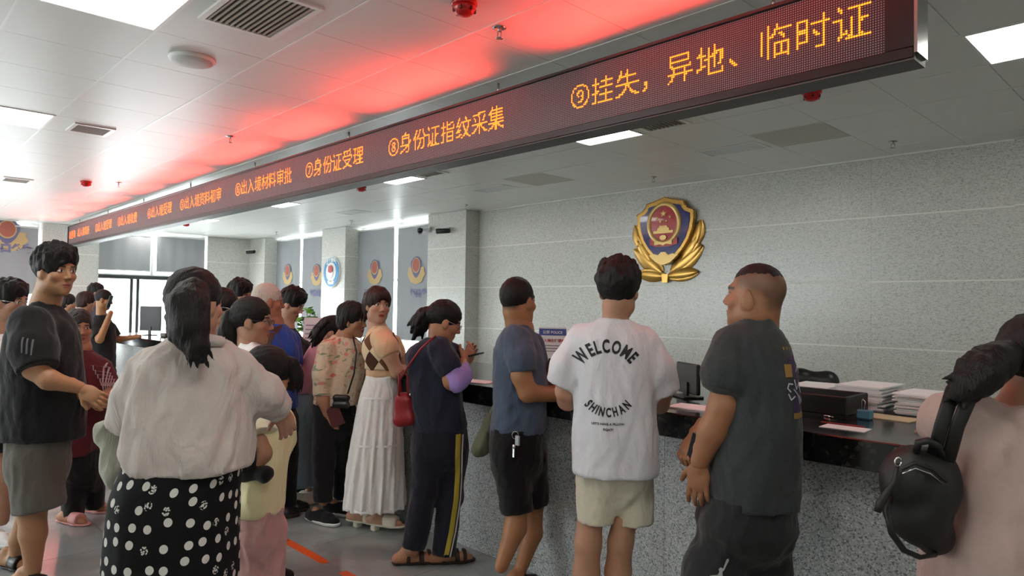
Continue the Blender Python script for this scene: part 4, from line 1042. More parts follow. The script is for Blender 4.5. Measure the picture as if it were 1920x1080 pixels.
# young man in the white printed T-shirt, seen from behind at the counter
TSW = cloth('white_jersey', '#cfcfd5', .8, 500, .3, '#dadae0'); KHAKI = cloth('cream_twill', '#c9c3b0', .85)
p21 = person('young man in white printed T-shirt and cream shorts, seen from behind at the counter', 3.0, 1150, '#c08f73', (1160, 545, 22, -4, 0, 1.0), neck=(1152, 612, .03, 24),
    torso=[(880, 1088, 1218, .10), (760, 1086, 1216, .10), (640, 1090, 1212, .09), (606, 1128, 1176, .06)],
    arms=[[(1085, 642, 0, 24), (1062, 733, .02, 20), (1064, 750, .10, 19), (1096, 741, .40, 13)], [(1212, 648, 0, 24), (1238, 738, .02, 21), (1236, 756, .10, 19), (1205, 741, .40, 13)]],
    hands=[((1096, 741, .40), (.5, .8, -.1), (0, 0, -1), 1, .5, 1.0), ((1205, 741, .40), (-.5, .8, -.1), (0, 0, -1), -1, .5, 1.0)],
    legs=[[(1112, 900, 0, 40), (1108, .49j, 0, 24), (1105, .36j, .01, 24), (1098, .09j, .0, 15)], [(1186, 900, 0, 40), (1168, .49j, .02, 23), (1164, .36j, .03, 24), (1158, .09j, .02, 15)]],
    feet=[((1098, .075j, 0), -5, sneak), ((1158, .075j, .02), 15, sneak)],
    wear=[('t_shirt', TSW, [('L', [(886, 1073, 1233, .155), (820, 1073, 1232, .155), (740, 1074, 1228, .15), (670, 1074, 1226, .14), (635, 1078, 1222, .125), (614, 1096, 1204, .10), (598, 1124, 1180, .065)]),
            ('F', [(1092, 640, 0, 32), (1066, 690, .0, 33), (1053, 722, .01, 31)]), ('F', [(1206, 645, 0, 33), (1228, 695, .0, 35), (1244, 738, .01, 33)]), ('NECK', -.35, 1.08)], {'fold': .0055}),
          ('cargo_shorts', KHAKI, [('L', [(896, 1084, 1224, .11), (876, 1082, 1224, .12)]), ('F', [(1119, 900, 0, 37), (1116, 978, 0, 34)]), ('F', [(1188, 900, .02, 37), (1189, 980, .02, 36)])], {'fold': .004, 'ff': 40, 'k': .010})],
    hair=('messy', HB, 1.7))

# big man in washed dark grey T-shirt looking up to the left
TSG = cloth('washed_charcoal_jersey', '#2c3031', .85, 420, .35, '#3c4243'); SHG = cloth('dark_grey_shorts_cloth', '#242527', .85)
p22 = person('heavy man in washed dark grey T-shirt with close-cropped head looking up left', 2.6, 1410, '#a5714f', (1414, 558, -52, 6, 0, 1.04), neck=(1418, 618, .02, 38),
    torso=[(930, 1345, 1475, .15), (780, 1350, 1470, .15), (650, 1362, 1462, .12), (612, 1390, 1445, .07)],
    arms=[[(1368, 650, -.06, 34), (1357, 762, -.08, 27), (1335, 810, -.07, 25), (1312, 866, -.05, 17)], [(1440, 650, .2, 30), (1400, 760, .33, 24), (1306, 812, .28, 16)]],
    hands=[((1312, 866, -.05), (-.05, .08, -1), (.55, .8, 0), -1, .3, 1.05), ((1306, 812, .28), (-.5, -.3, -.6), (.6, .3, -.5), 1, .8, 1.0)],
    legs=[[(1365, 960, 0, 60), (1345, .5j, .02, 40), (1335, .09j, .0, 22)], [(1435, 960, .05, 60), (1435, .5j, .06, 40), (1440, .09j, .08, 22)]],
    feet=[((1335, .075j, 0), -30, sneak), ((1440, .075j, .08), -10, sneak)],
    wear=[('t_shirt', TSG, [('L', [(938, 1322, 1488, .20), (860, 1328, 1488, .205), (780, 1345, 1489, .20), (700, 1352, 1484, .19), (650, 1350, 1474, .165), (622, 1368, 1460, .13), (600, 1388, 1442, .08)]),
            ('F', [(1376, 650, -.05, 42), (1364, 700, -.08, 41), (1356, 732, -.09, 38)]), ('C', [(1440, 660, .1, 40), (1410, 740, .22, 36)]), ('NECK', -.3, 1.04)], {'fold': .006}),
          ('shorts', SHG, [('L', [(985, 1310, 1484, .19), (925, 1322, 1482, .19)]), ('F', [(1366, 1008, 0, 54), (1342, 1070, 0, 57), (1334, 1160, 0, 60)]), ('F', [(1434, 1008, .05, 48), (1428, 1070, .05, 50), (1424, 1160, .05, 54)])], {'fold': .008, 'ff': 22})],
    hair=('flattop', HB, 1.0), stubble=('#5a4236', .75))

# man in slate blue T-shirt, black shorts, keys at his hip
TSB = cloth('slate_blue_jersey', '#3f4a5c', .85, 420, .35, '#4d596d'); SHB = cloth('black_shorts_cloth', '#0e0e10', .85)
p20 = person('man in slate blue T-shirt and black shorts leaning an arm on the counter', 3.7, 970, '#a8754f', (972, 566, 42, 0, 0, 1.03), neck=(975, 618, .0, 24),
    torso=[(800, 935, 1008, .11), (720, 936, 1012, .11), (640, 940, 1004, .10), (612, 955, 995, .06)],
    arms=[[(966, 640, -.12, 23), (978, 705, -.17, 18), (990, 736, -.17, 17), (1058, 742, -.02, 12)], [(1000, 645, .15, 20), (1010, 720, .2, 16), (1050, 735, .2, 11)]],
    hands=[((1058, 742, -.02), (1, .35, 0), (0, 0, -1), -1, .3, .95)],
    legs=[[(955, 830, -.08, 36), (971, 940, -.08, 20), (966, 990, -.10, 20), (940, 1062, -.14, 12)], [(985, 830, .08, 36), (1000, 940, .1, 20), (998, 1000, .1, 19), (975, 1070, .03, 12)]],
    feet=[((932, .075j, -.14), 60, ('slipper', M_BLKL, M_SOLEB)), ((970, .075j, .0), 75, ('slipper', M_BLKL, M_SOLEB))],
    wear=[('t_shirt', TSB, [('L', [(808, 918, 1022, .15), (760, 926, 1024, .15), (715, 924, 1026, .155), (660, 926, 1018, .145), (630, 935, 1006, .125), (612, 950, 995, .09), (601, 958, 988, .06)]),
            ('F', [(966, 640, -.11, 28), (978, 670, -.16, 26), (981, 696, -.17, 24)]), ('C', [(995, 645, .12, 24), (1008, 690, .17, 22)]), ('NECK', -.35, 1.06)], {'fold': .006}),
          ('shorts', SHB, [('L', [(860, 921, 1020, .15), (800, 918, 1018, .15)]), ('F', [(955, 840, -.06, 37), (970, 960, -.08, 30)]), ('F', [(985, 840, .06, 38), (1000, 945, .1, 31)])], {'fold': .006, 'ff': 30})],
    hair=('crew', HB, 1.3), stubble=('#1d1714', .9))

# woman in navy T-shirt with lilac sleeves and striped track trousers
TSN = cloth('navy_jersey', '#1d2030', .88, 420, .35, '#272b3d'); TRN = cloth('navy_track_cloth', '#171926', .85); LIL = cloth('lilac_sleeve', '#9d86c9', .8)
p19 = person('woman in navy T-shirt with lilac arm sleeves and yellow-striped track trousers', 4.08, 815, '#b98566', (834, 604, 78, -22, 0, .97), fem=True, neck=(822, 634, .0, 18),
    torso=[(800, 786, 862, .10), (720, 782, 856, .10), (660, 780, 852, .09), (640, 800, 840, .05)],
    arms=[[(826, 660, -.12, 18), (848, 715, -.14, 16), (866, 700, -.10, 13), (868, 678, .0, 9)], [(850, 660, .14, 15), (864, 715, .2, 12), (872, 684, .12, 9)]],
    hands=[((868, 678, .0), (.5, .5, .75), (-.3, .7, .3), 1, .6, .9), ((873, 684, .12), (.3, .2, .9), (.3, -.6, .3), -1, .6, .9)],
    legs=[[(800, 820, -.05, 26), (795, 920, -.05, 18), (776, 1032, -.05, 11)], [(850, 820, .05, 26), (845, 930, .0, 18), (838, 1040, -.03, 11)]],
    feet=[((770, .075j, -.02), 75, ('sandal', M_SOLEB, M_SOLEB)), ((836, .075j, .0), 75, ('sandal', M_SOLEB, M_SOLEB))],
    wear=[('t_shirt', TSN, [('L', [(806, 776, 874, .14), (760, 772, 868, .145), (700, 764, 862, .145), (665, 758, 858, .13), (645, 775, 845, .10), (634, 800, 838, .06)]),
            ('F', [(822, 655, -.10, 23), (838, 680, -.13, 22), (848, 697, -.14, 20)]), ('C', [(850, 660, .1, 18), (858, 690, .16, 17)]), ('NECK', -.4, 1.1)], {'fold': .006}),
          ('arm_sleeve', LIL, [('C', [(845, 690, -.14, 17), (857, 718, -.15, 15.5), (868, 704, -.11, 15), (870, 688, -.03, 12)])], {'fold': .004, 'ff': 40}),
          ('arm_sleeve', LIL, [('C', [(856, 690, .16, 15), (866, 716, .2, 15), (873, 695, .14, 11)])], {'fold': .004, 'ff': 40}),
          ('track_trousers', TRN, [('L', [(850, 772, 876, .14), (798, 778, 873, .135)]), ('F', [(803, 830, -.04, 31), (796, 920, -.05, 23), (774, 1026, -.05, 22)]), ('F', [(849, 830, .03, 29), (845, 930, .0, 23), (831, 1040, -.02, 21)])], {'fold': .006, 'ff': 22})],
    hair=('slick', HB, .8, [[(812, 588, .02, 17), (798, 594, .02, 19), (788, 606, .02, 19), (784, 618, .02, 14)]]), glasses=plain('grey_glasses_frame', '#8b8d90', .3, .6))
STRY = plain('yellow_stripe', '#b9a53a', .8); STRW = plain('white_stripe', '#d8d8d8', .8)

# woman in argyle vest and white tiered skirt, looking back at us
def argyle(nt, uv):
    s = N(nt, 'ShaderNodeSeparateXYZ'); L(nt, uv, s.inputs[0]); a = math_(nt, 'DIVIDE', s.outputs[0], .10); b = math_(nt, 'DIVIDE', s.outputs[1], .14)
    f1 = math_(nt, 'FLOOR', math_(nt, 'ADD', a, b)); f2 = math_(nt, 'FLOOR', math_(nt, 'SUBTRACT', a, b))
    par = math_(nt, 'MODULO', math_(nt, 'ADD', math_(nt, 'ABSOLUTE', math_(nt, 'ADD', f1, f2)), .0), 2.0)
    m2 = math_(nt, 'MODULO', math_(nt, 'ABSOLUTE', f1), 2.0); m3 = math_(nt, 'MODULO', math_(nt, 'ABSOLUTE', f2), 2.0)
    c = mixc(nt, math_(nt, 'GREATER_THAN', math_(nt, 'MULTIPLY', m2, m3), .5), rgb('#d8c3a0'), rgb('#4a3024'))
    return mixc(nt, math_(nt, 'MULTIPLY', math_(nt, 'LESS_THAN', m2, .5), math_(nt, 'LESS_THAN', m3, .5)), c, rgb('#6b4632'))
ARG = uvcloth('argyle_knit', argyle); TAN = cloth('beige_knit', '#cda987', .9); WSK = cloth('white_cotton_voile', '#d9d8d6', .8, 420, .4, '#e8e7e4')
p18 = person('woman in brown argyle vest and long white tiered skirt looking back over her shoulder', 4.7, 708, '#c79a80', (708, 573, 148, -2, 3, .98), fem=True, neck=(706, 612, .02, 16),
    torso=[(705, 694, 740, .09), (660, 688, 742, .095), (630, 690, 735, .085), (612, 700, 725, .05)],
    arms=[[(716, 636, -.10, 16), (732, 668, -.14, 13), (745, 697, -.12, 12), (756, 690, .05, 8)], [(738, 640, .15, 14), (752, 680, .22, 11), (760, 694, .3, 8)]],
    hands=[((756, 690, .05), (.5, .85, 0), (0, 0, -1), -1, .4, .88)],
    legs=[[(695, 740, -.02, 26), (690, 860, 0, 16), (676, 955, .0, 9)], [(725, 740, .02, 26), (718, 870, -.02, 16), (712, 966, -.06, 9)]],
    feet=[((678, .11j, .02), 105, ('mule', M_CREAM, M_CREAM)), ((714, .11j, -.05), 105, ('mule', M_CREAM, M_CREAM))],
    wear=[('blouse', TAN, [('L', [(706, 687, 748, .105), (690, 688, 747, .105), (660, 681, 750, .115), (640, 681, 746, .11), (622, 690, 736, .085), (610, 698, 724, .05)]),
            ('F', [(716, 634, -.09, 19), (726, 650, -.13, 19), (733, 665, -.14, 17)]), ('C', [(738, 642, .12, 15), (746, 660, .17, 15)]), ('NECK', -.5, 1.2)], {'fold': .003}),
          ('argyle_vest', ARG, [('L', [(692, 685, 750, .112), (660, 679, 752, .121), (640, 679, 747, .116), (622, 690, 738, .09)]), ('S', [(716, 630, -.12, 19), (738, 672, -.2, 22)])], {'fold': .002}),
          ('tiered_skirt', WSK, [('L', [(949, 649, 757, .20), (880, 654, 756, .185), (826, 660, 754, .17), (760, 672, 751, .145), (740, 676, 750, .14), (704, 688, 746, .105)], (.075, 17))], {'fold': .003, 'ff': 40, 'vox': .0085})],
    hair=('bangs', HBR, 1.0, [[(695, 560, .08, 14), (693, 590, .10, 12)]]), lip='#a3453f')

# older woman in floral blouse, leaning in
def floral(nt, uv):
    v = N(nt, 'ShaderNodeTexVoronoi', i_Scale=16.0); L(nt, uv, v.inputs['Vector']); v.voronoi_dimensions = '2D'
    nz = N(nt, 'ShaderNodeTexNoise', i_Scale=22.0, i_Detail=4.0, i_Distortion=1.5); L(nt, uv, nz.inputs['Vector'])
    base = ramp(nt, nz.outputs[0], [(.36, rgb('#7d8a70')), (.44, rgb('#c9b8a0')), (.6, rgb('#cbb9a2')), (.7, rgb('#b4a288'))])
    s = N(nt, 'ShaderNodeSeparateColor'); L(nt, v.outputs['Color'], s.inputs[0])
    f = math_(nt, 'MULTIPLY', math_(nt, 'LESS_THAN', math_(nt, 'ADD', v.outputs['Distance'], math_(nt, 'MULTIPLY', nz.outputs[0], .3)), .36), math_(nt, 'GREATER_THAN', s.outputs[0], .45))
    return mixc(nt, f, base, mixc(nt, s.outputs[1], rgb('#b9655f'), rgb('#d8a090')))
FLO = uvcloth('floral_blouse_cloth', floral); TRB = cloth('black_trouser_cloth', '#0f0f11', .85)
p17 = person('older woman in beige floral blouse and black trousers leaning in', 4.85, 632, '#b48263', (662, 600, 108, -8, -4, .98), fem=True, neck=(646, 632, .0, 16), lip='#8d5048',
    torso=[(752, 600, 655, .10), (700, 600, 660, .10), (650, 612, 664, .09), (632, 628, 660, .05)],
    arms=[[(616, 655, -.10, 15), (603, 722, -.14, 13), (606, 750, -.14, 11), (614, 776, -.12, 8)], [(668, 660, .14, 14), (676, 710, .2, 11), (684, 700, .3, 8)]],
    hands=[((614, 776, -.12), (.35, .1, -.9), (.7, .3, .2), -1, .7, .9)],
    legs=[[(612, 770, -.04, 24), (610, 860, -.04, 16), (606, 940, -.06, 9)], [(645, 770, .05, 24), (645, 850, .06, 16), (640, 930, .12, 9)]],
    feet=[((602, .075j, -.04), 120, sneak), ((636, .075j, .14), 110, sneak)],
    wear=[('floral_blouse', FLO, [('L', [(757, 588, 672, .135), (715, 588, 678, .135), (670, 596, 682, .125), (645, 606, 678, .105), (628, 625, 662, .06)]),
            ('F', [(614, 655, -.09, 18), (604, 705, -.13, 17), (602, 742, -.14, 15)]), ('C', [(672, 660, .1, 16), (680, 715, .18, 14)]), ('NECK', -.4, 1.12)], {'fold': .006}),
          ('trousers', TRB, [('L', [(790, 590, 668, .12), (748, 592, 664, .12)]), ('F', [(612, 780, -.03, 25), (608, 860, -.04, 19), (606, 940, -.06, 17)]), ('F', [(645, 780, .04, 25), (646, 860, .06, 19), (641, 932, .12, 16)])], {'fold': .006})],
    hair=('bob', HB, .9))

# person in pink top with long black hair bending over the counter
PNK = cloth('pink_shirt_cloth', '#c58b98', .85); JEA = cloth('pale_denim', '#7d93a0', .85, 420, .35, '#90a6b2')
p16 = person('long-haired person in pink top and pale wide jeans bending over the counter', 5.2, 585, '#c2937a', (622, 624, 75, -50, 0, .95), fem=True, neck=(604, 640, .05, 14),
    torso=[(730, 560, 588, .09), (690, 565, 602, .09), (655, 580, 612, .08)],
    arms=[[(598, 658, .1, 13), (622, 700, .2, 11), (650, 695, .32, 8)]],
    legs=[[(562, 750, -.04, 22), (558, 830, -.04, 15), (556, 905, -.06, 9)], [(582, 750, .08, 22), (584, 830, .08, 15), (588, 900, .1, 9)]],
    feet=[((556, .075j, -.02), 60, ('sneaker', M_CREAM, M_CREAM)), ((588, .075j, .1), 70, ('sneaker', M_CREAM, M_CREAM))],
    wear=[('pink_top', PNK, [('L', [(736, 552, 592, .11), (700, 556, 604, .115), (660, 576, 622, .11), (636, 592, 618, .07)]), ('C', [(596, 660, .08, 17), (620, 700, .18, 14)])], {'fold': .005}),
          ('wide_jeans', JEA, [('L', [(770, 549, 596, .11), (730, 552, 590, .105)]), ('F', [(563, 760, -.03, 20), (560, 840, -.04, 19), (556, 914, -.05, 20)]), ('F', [(583, 760, .05, 19), (584, 840, .08, 18), (582, 908, .1, 18)])], {'fold': .007})],
    hair=('slick', HB, .8, [[(618, 612, .0, 18), (602, 626, -.03, 16), (592, 648, -.05, 9)]]))

# white-haired man in blue shirt
BLU = cloth('royal_blue_jersey', '#1f3f8f', .85, 420, .3, '#2a4ca0')
p13 = person('white-haired man in royal blue T-shirt with a brown shoulder strap', 4.92, 518, '#a86f55', (503, 566, 62, -4, 0, 1.03), neck=(512, 606, .02, 19),
    torso=[(740, 495, 545, .11), (680, 492, 546, .11), (630, 496, 542, .10), (612, 506, 530, .06)],
    arms=[[(505, 640, -.14, 16), (520, 690, -.16, 13), (556, 690, .0, 10)], [(545, 640, .15, 16), (556, 690, .2, 13), (575, 690, .3, 10)]],
    legs=[[(512, 770, -.05, 24), (516, 870, -.04, 17), (515, 950, -.05, 10)], [(536, 770, .06, 24), (538, 870, .06, 17), (536, 945, .08, 10)]],
    feet=[((514, .075j, -.05), 70, ('shoe', M_BLKL, M_SOLEB)), ((534, .075j, .1), 75, ('shoe', M_BLKL, M_SOLEB))],
    wear=[('t_shirt', BLU, [('L', [(765, 486, 556, .14), (700, 484, 558, .14), (650, 480, 558, .135), (625, 490, 548, .11), (608, 502, 532, .07)]), ('F', [(502, 640, -.12, 21), (514, 682, -.16, 19)]), ('C', [(544, 640, .1, 20), (553, 676, .16, 18)]), ('NECK', -.35, 1.08)], {}),
          ('trousers', TRB, [('L', [(800, 490, 552, .13), (760, 490, 553, .13)]), ('F', [(512, 790, -.04, 25), (516, 950, -.05, 17)]), ('F', [(536, 790, .05, 24), (538, 948, .07, 17)])], {})],
    hair=('crew', HW, 1.2), brow='#8f857b')

# the young man in black T-shirt on the left
TSK = cloth('black_jersey', '#0e0e10', .85, 420, .3, '#17171a'); SHGY = cloth('grey_shorts_cloth', '#57544e', .85)
p2 = person('tall young man in loose black T-shirt and grey shorts with folded hands', 3.72, 75, '#b2835f', (105, 509, 112, -3, 0, 1.06), neck=(84, 572, .02, 24), lip='#a4625a',
    torso=[(815, 30, 130, .11), (720, 30, 130, .12), (620, 40, 122, .11), (585, 65, 108, .06)],
    arms=[[(62, 610, -.18, 25), (64, 692, -.24, 18), (92, 712, -.24, 17), (150, 727, -.16, 11)], [(112, 610, .16, 22), (128, 690, .2, 16), (146, 735, .02, 11)]],
    hands=[((150, 727, -.16), (.8, .1, -.5), (-.2, .8, -.3), -1, .45, 1.0), ((150, 738, .0), (.7, -.4, -.4), (.2, .5, .6), 1, .6, 1.0)],
    legs=[[(55, 840, -.08, 36), (60, 950, -.06, 24), (62, 1000, -.06, 22), (62, 1070, -.06, 13)], [(88, 840, .1, 34), (60, 950, .12, 22), (40, 1010, .2, 20), (32, 1060, .22, 12)]],
    feet=[((60, .075j, -.06), 105, ('slipper', M_BLKL, M_BLKL)), ((28, .075j, .22), 110, ('slipper', M_BLKL, M_BLKL))],
    wear=[('t_shirt', TSK, [('L', [(822, 12, 150, .165), (760, 10, 152, .165), (690, 14, 146, .165), (630, 22, 140, .155), (600, 34, 130, .125), (580, 54, 112, .09), (566, 68, 102, .06)]),
            ('F', [(58, 610, -.15, 36), (62, 655, -.21, 36), (72, 692, -.24, 33)]), ('C', [(114, 612, .12, 26), (126, 670, .18, 24)]), ('NECK', -.35, 1.1)], {'fold': .005}),
          ('shorts', SHGY, [('L', [(880, 22, 122, .15), (812, 24, 124, .15)]), ('F', [(62, 870, -.06, 40), (74, 955, -.06, 42)]), ('F', [(82, 870, .08, 38), (66, 945, .12, 30)])], {'fold': .006})],
    hair=('messy', HB, 1.7))

# woman in white blouse with polka dot skirt, back to us
def polka(nt, uv):
    mp = N(nt, 'ShaderNodeMapping'); mp.inputs['Scale'].default_value = (1, .9, 1); L(nt, uv, mp.inputs[0])
    v = N(nt, 'ShaderNodeTexVoronoi', i_Scale=20.0, i_Randomness=.55); v.voronoi_dimensions = '2D'; L(nt, mp.outputs[0], v.inputs['Vector'])
    s = N(nt, 'ShaderNodeSeparateColor'); L(nt, v.outputs['Color'], s.inputs[0])
    nz = N(nt, 'ShaderNodeTexVoronoi', i_Scale=150.0); nz.voronoi_dimensions = '2D'; L(nt, uv, nz.inputs['Vector'])
    dot = math_(nt, 'LESS_THAN', v.outputs['Distance'], .235); fl = math_(nt, 'MULTIPLY', dot, math_(nt, 'LESS_THAN', nz.outputs['Distance'], .42))
    isf = math_(nt, 'LESS_THAN', s.outputs[0], .26)
    f = math_(nt, 'ADD', math_(nt, 'MULTIPLY', dot, math_(nt, 'SUBTRACT', 1.0, isf)), math_(nt, 'MULTIPLY', fl, isf))
    return mixc(nt, f, rgb('#0b0b0e'), rgb('#cfccc6'))
POL = uvcloth('polka_dot_cloth', polka, .8, .25); WBL = cloth('white_linen', '#b8ada7', .88, 260, .7, '#c8bdb7')
p8 = person('woman in white linen blouse and black polka dot skirt, back to us, low ponytail', 2.2, 350, '#c09077', (368, 570, 20, -4, 0, .85), fem=True, neck=(366, 630, .02, 33),
    torso=[(855, 275, 440, .10), (760, 275, 445, .10), (680, 282, 442, .09), (650, 330, 400, .06)],
    arms=[[(276, 690, .0, 32), (236, 778, .03, 26), (244, 806, .10, 24), (300, 800, .28, 18)], [(452, 700, .02, 32), (498, 745, .10, 26), (528, 768, .20, 17)]],
    hands=[((528, 768, .20), (.15, .35, -.85), (-.5, .6, .2), -1, .5, .8), ((300, 800, .28), (.9, .4, 0), (0, .3, -.9), 1, .5, .95)],
    legs=[[(310, 900, 0, 60), (305, .5j, 0, 38), (300, .09j, 0, 21)], [(385, 900, 0, 60), (385, .5j, .02, 38), (385, .09j, .02, 21)]],
    feet=[((300, .075j, 0), 0, ('sandal', M_CREAM, M_CREAM)), ((385, .075j, .02), 10, ('sandal', M_CREAM, M_CREAM))],
    wear=[('linen_blouse', WBL, [('L', [(874, 246, 468, .175), (840, 243, 471, .18), (780, 250, 466, .165), (720, 258, 460, .15), (680, 264, 460, .135), (655, 288, 446, .11), (636, 318, 418, .075)]),
            ('F', [(284, 690, 0, 36), (248, 750, .02, 38), (236, 800, .05, 37)]), ('F', [(446, 696, .02, 36), (490, 738, .08, 35), (524, 766, .18, 31)]), ('NECK', -.3, 1.06)], {'fold': .009, 'ff': 24}),
          ('collar', WBL, [('C', [(322, 640, -.07, 10), (366, 634, -.11, 11), (412, 640, -.06, 10)])], {'fold': .001, 'vox': .007}),
          ('polka_dot_skirt', POL, [('L', [(.34j, 222, 450, .20), (.75j, 230, 448, .19), (.9j, 236, 448, .185), (856, 250, 448, .165)])], {'fold': .003, 'ff': 14})],
    hair=('slick', HB, 1.0, [[(362, 548, -.12, 28), (352, 575, -.16, 36), (356, 615, -.18, 32), (370, 650, -.19, 20), (378, 672, -.18, 10)]]))

# girl in yellow T-shirt
YEL = cloth('pale_yellow_jersey', '#d8d0a0', .85, 420, .3, '#e2dbb0'); PNP = cloth('dusty_pink_cloth', '#b98d8b', .85, 420, .35, '#c79c99')
p9 = person('girl in pale yellow T-shirt and pink trousers with side pigtail', 2.9, 492, '#a97b5f', (503, 706, 48, -18, 0, .94), fem=True, neck=(500, 748, .0, 20),
    torso=[(940, 468, 520, .085), (840, 470, 526, .085), (780, 475, 526, .075), (755, 488, 514, .05)],
    arms=[[(484, 790, -.09, 18), (494, 850, -.11, 14), (478, 872, -.12, 13), (456, 878, -.06, 9)], [(530, 790, .1, 18), (535, 840, .14, 13), (520, 860, .25, 9)]],
    hands=[((456, 878, -.06), (-.8, .4, -.1), (.2, .5, -.8), 1, .8, .8)],
    legs=[[(470, 980, -.03, 32), (470, 1080, -.03, 24), (468, .09j, -.03, 14)], [(500, 980, .06, 32), (500, 1080, .06, 24), (500, .09j, .06, 14)]],
    feet=[((468, .075j, -.03), 30, sneak), ((500, .075j, .06), 50, sneak)],
    wear=[('t_shirt', YEL, [('L', [(958, 449, 527, .13), (900, 452, 531, .13), (840, 460, 538, .125), (795, 466, 540, .115), (770, 478, 530, .09), (754, 488, 514, .06)]), ('F', [(482, 786, -.08, 24), (490, 812, -.10, 26)]), ('C', [(530, 790, .08, 22), (535, 825, .12, 20)]), ('NECK', -.35, 1.1)], {'fold': .006}),
          ('frill', cloth('cream_frill', '#d5cdb4', .8), [('F', [(488, 803, -.10, 29), (490, 814, -.11, 31)])], {'fold': .006, 'ff': 70, 'vox': .007}),
          ('wide_trousers', PNP, [('L', [(1000, 447, 524, .13), (950, 452, 524, .125)]), ('F', [(472, 1000, -.02, 32), (466, 1190, -.03, 38)]), ('F', [(502, 1000, .04, 30), (500, 1190, .06, 36)])], {'fold': .009})],
    hair=('slick', HB, 1.0, [[(520, 672, .02, 8), (544, 684, .04, 15), (552, 705, .05, 16), (548, 726, .05, 9)]]))

# woman with glasses and ponytail behind her
TSW2 = cloth('white_cotton', '#dcdadb', .85, 420, .3)
p10 = person('woman in white T-shirt with dark-rimmed glasses and ponytail in profile', 3.7, 476, '#bb8a70', (474, 603, 84, -4, 0, .99), fem=True, neck=(466, 642, .0, 19),
    torso=[(800, 445, 500, .10), (720, 445, 502, .10), (670, 448, 498, .09), (648, 455, 485, .05)],
    arms=[[(470, 680, -.12, 18), (474, 745, -.14, 15), (505, 770, -.05, 11)], [(500, 680, .12, 17), (510, 745, .16, 14), (530, 770, .2, 10)]],
    legs=[[(466, 840, -.05, 28), (466, 960, -.05, 20), (464, .09j, -.05, 11)], [(490, 840, .06, 28), (490, 960, .06, 20), (490, .09j, .06, 11)]],
    feet=[((464, .075j, -.05), 80, sneak), ((490, .075j, .06), 80, sneak)],
    wear=[('t_shirt', TSW2, [('L', [(800, 436, 516, .14), (720, 436, 514, .14), (680, 438, 512, .13), (656, 446, 500, .10), (640, 454, 484, .06)]), ('F', [(472, 676, -.10, 24), (478, 735, -.13, 22)]), ('C', [(498, 676, .1, 22), (508, 730, .14, 20)]), ('NECK', -.35, 1.1)], {}),
          ('trousers', TRB, [('L', [(850, 440, 512, .13), (790, 442, 510, .13)]), ('F', [(464, 850, -.04, 30), (464, .1j, -.05, 20)]), ('F', [(490, 850, .05, 30), (490, .1j, .06, 20)])], {})],
    hair=('slick', HB, .8, [[(450, 585, .0, 15), (436, 598, .0, 19), (428, 625, .0, 20), (430, 655, .0, 13)]]), glasses=plain('black_glasses_frame', '#101010', .3))

# elderly woman in dark red
DRD = cloth('dark_red_knit', '#4e161c', .9, 420, .3, '#5c1d24')
p3 = person('elderly woman in dark red top, black trousers and pink slippers', 4.78, 158, '#ab7556', (147, 615, 132, -4, 0, .98), fem=True, neck=(152, 652, .0, 17), lip='#8a4a40',
    torso=[(845, 130, 178, .11), (760, 130, 190, .11), (690, 132, 192, .10), (665, 142, 178, .05)],
    arms=[[(130, 690, -.1, 16), (124, 745, -.14, 13), (165, 752, -.2, 9)], [(192, 690, .06, 16), (212, 735, .02, 13), (196, 745, -.14, 10), (176, 750, -.2, 9)]],
    hands=[((176, 750, -.2), (-.9, -.2, -.2), (-.1, .9, .1), 1, .6, .85), ((165, 752, -.2), (.9, -.1, -.1), (0, .8, 0), -1, .6, .85)],
    legs=[[(142, 870, .0, 24), (140, 920, -.02, 18), (138, 968, -.04, 10)], [(172, 865, .08, 24), (176, 905, .1, 17), (180, 948, .14, 10)]],
    feet=[((138, .075j, -.06), 110, ('slipper', M_PINKS, M_PINKS)), ((174, .075j, .2), 100, ('slipper', M_PINKS, M_PINKS))],
    wear=[('tunic', DRD, [('L', [(850, 120, 182, .14), (790, 120, 194, .14), (730, 120, 202, .135), (690, 124, 198, .12), (668, 134, 186, .085), (655, 144, 166, .05)]), ('C', [(130, 692, -.08, 19), (124, 742, -.13, 17)]), ('C', [(190, 690, .05, 19), (208, 730, .02, 17)]), ('NECK', -.55, 1.35)], {}),
          ('trousers', TRB, [('L', [(880, 120, 186, .13), (840, 122, 184, .13)]), ('F', [(138, 880, .0, 24), (137, 968, -.04, 18)]), ('F', [(172, 876, .06, 24), (178, 950, .13, 16)])], {})],
    hair=('bob', HD, .8))
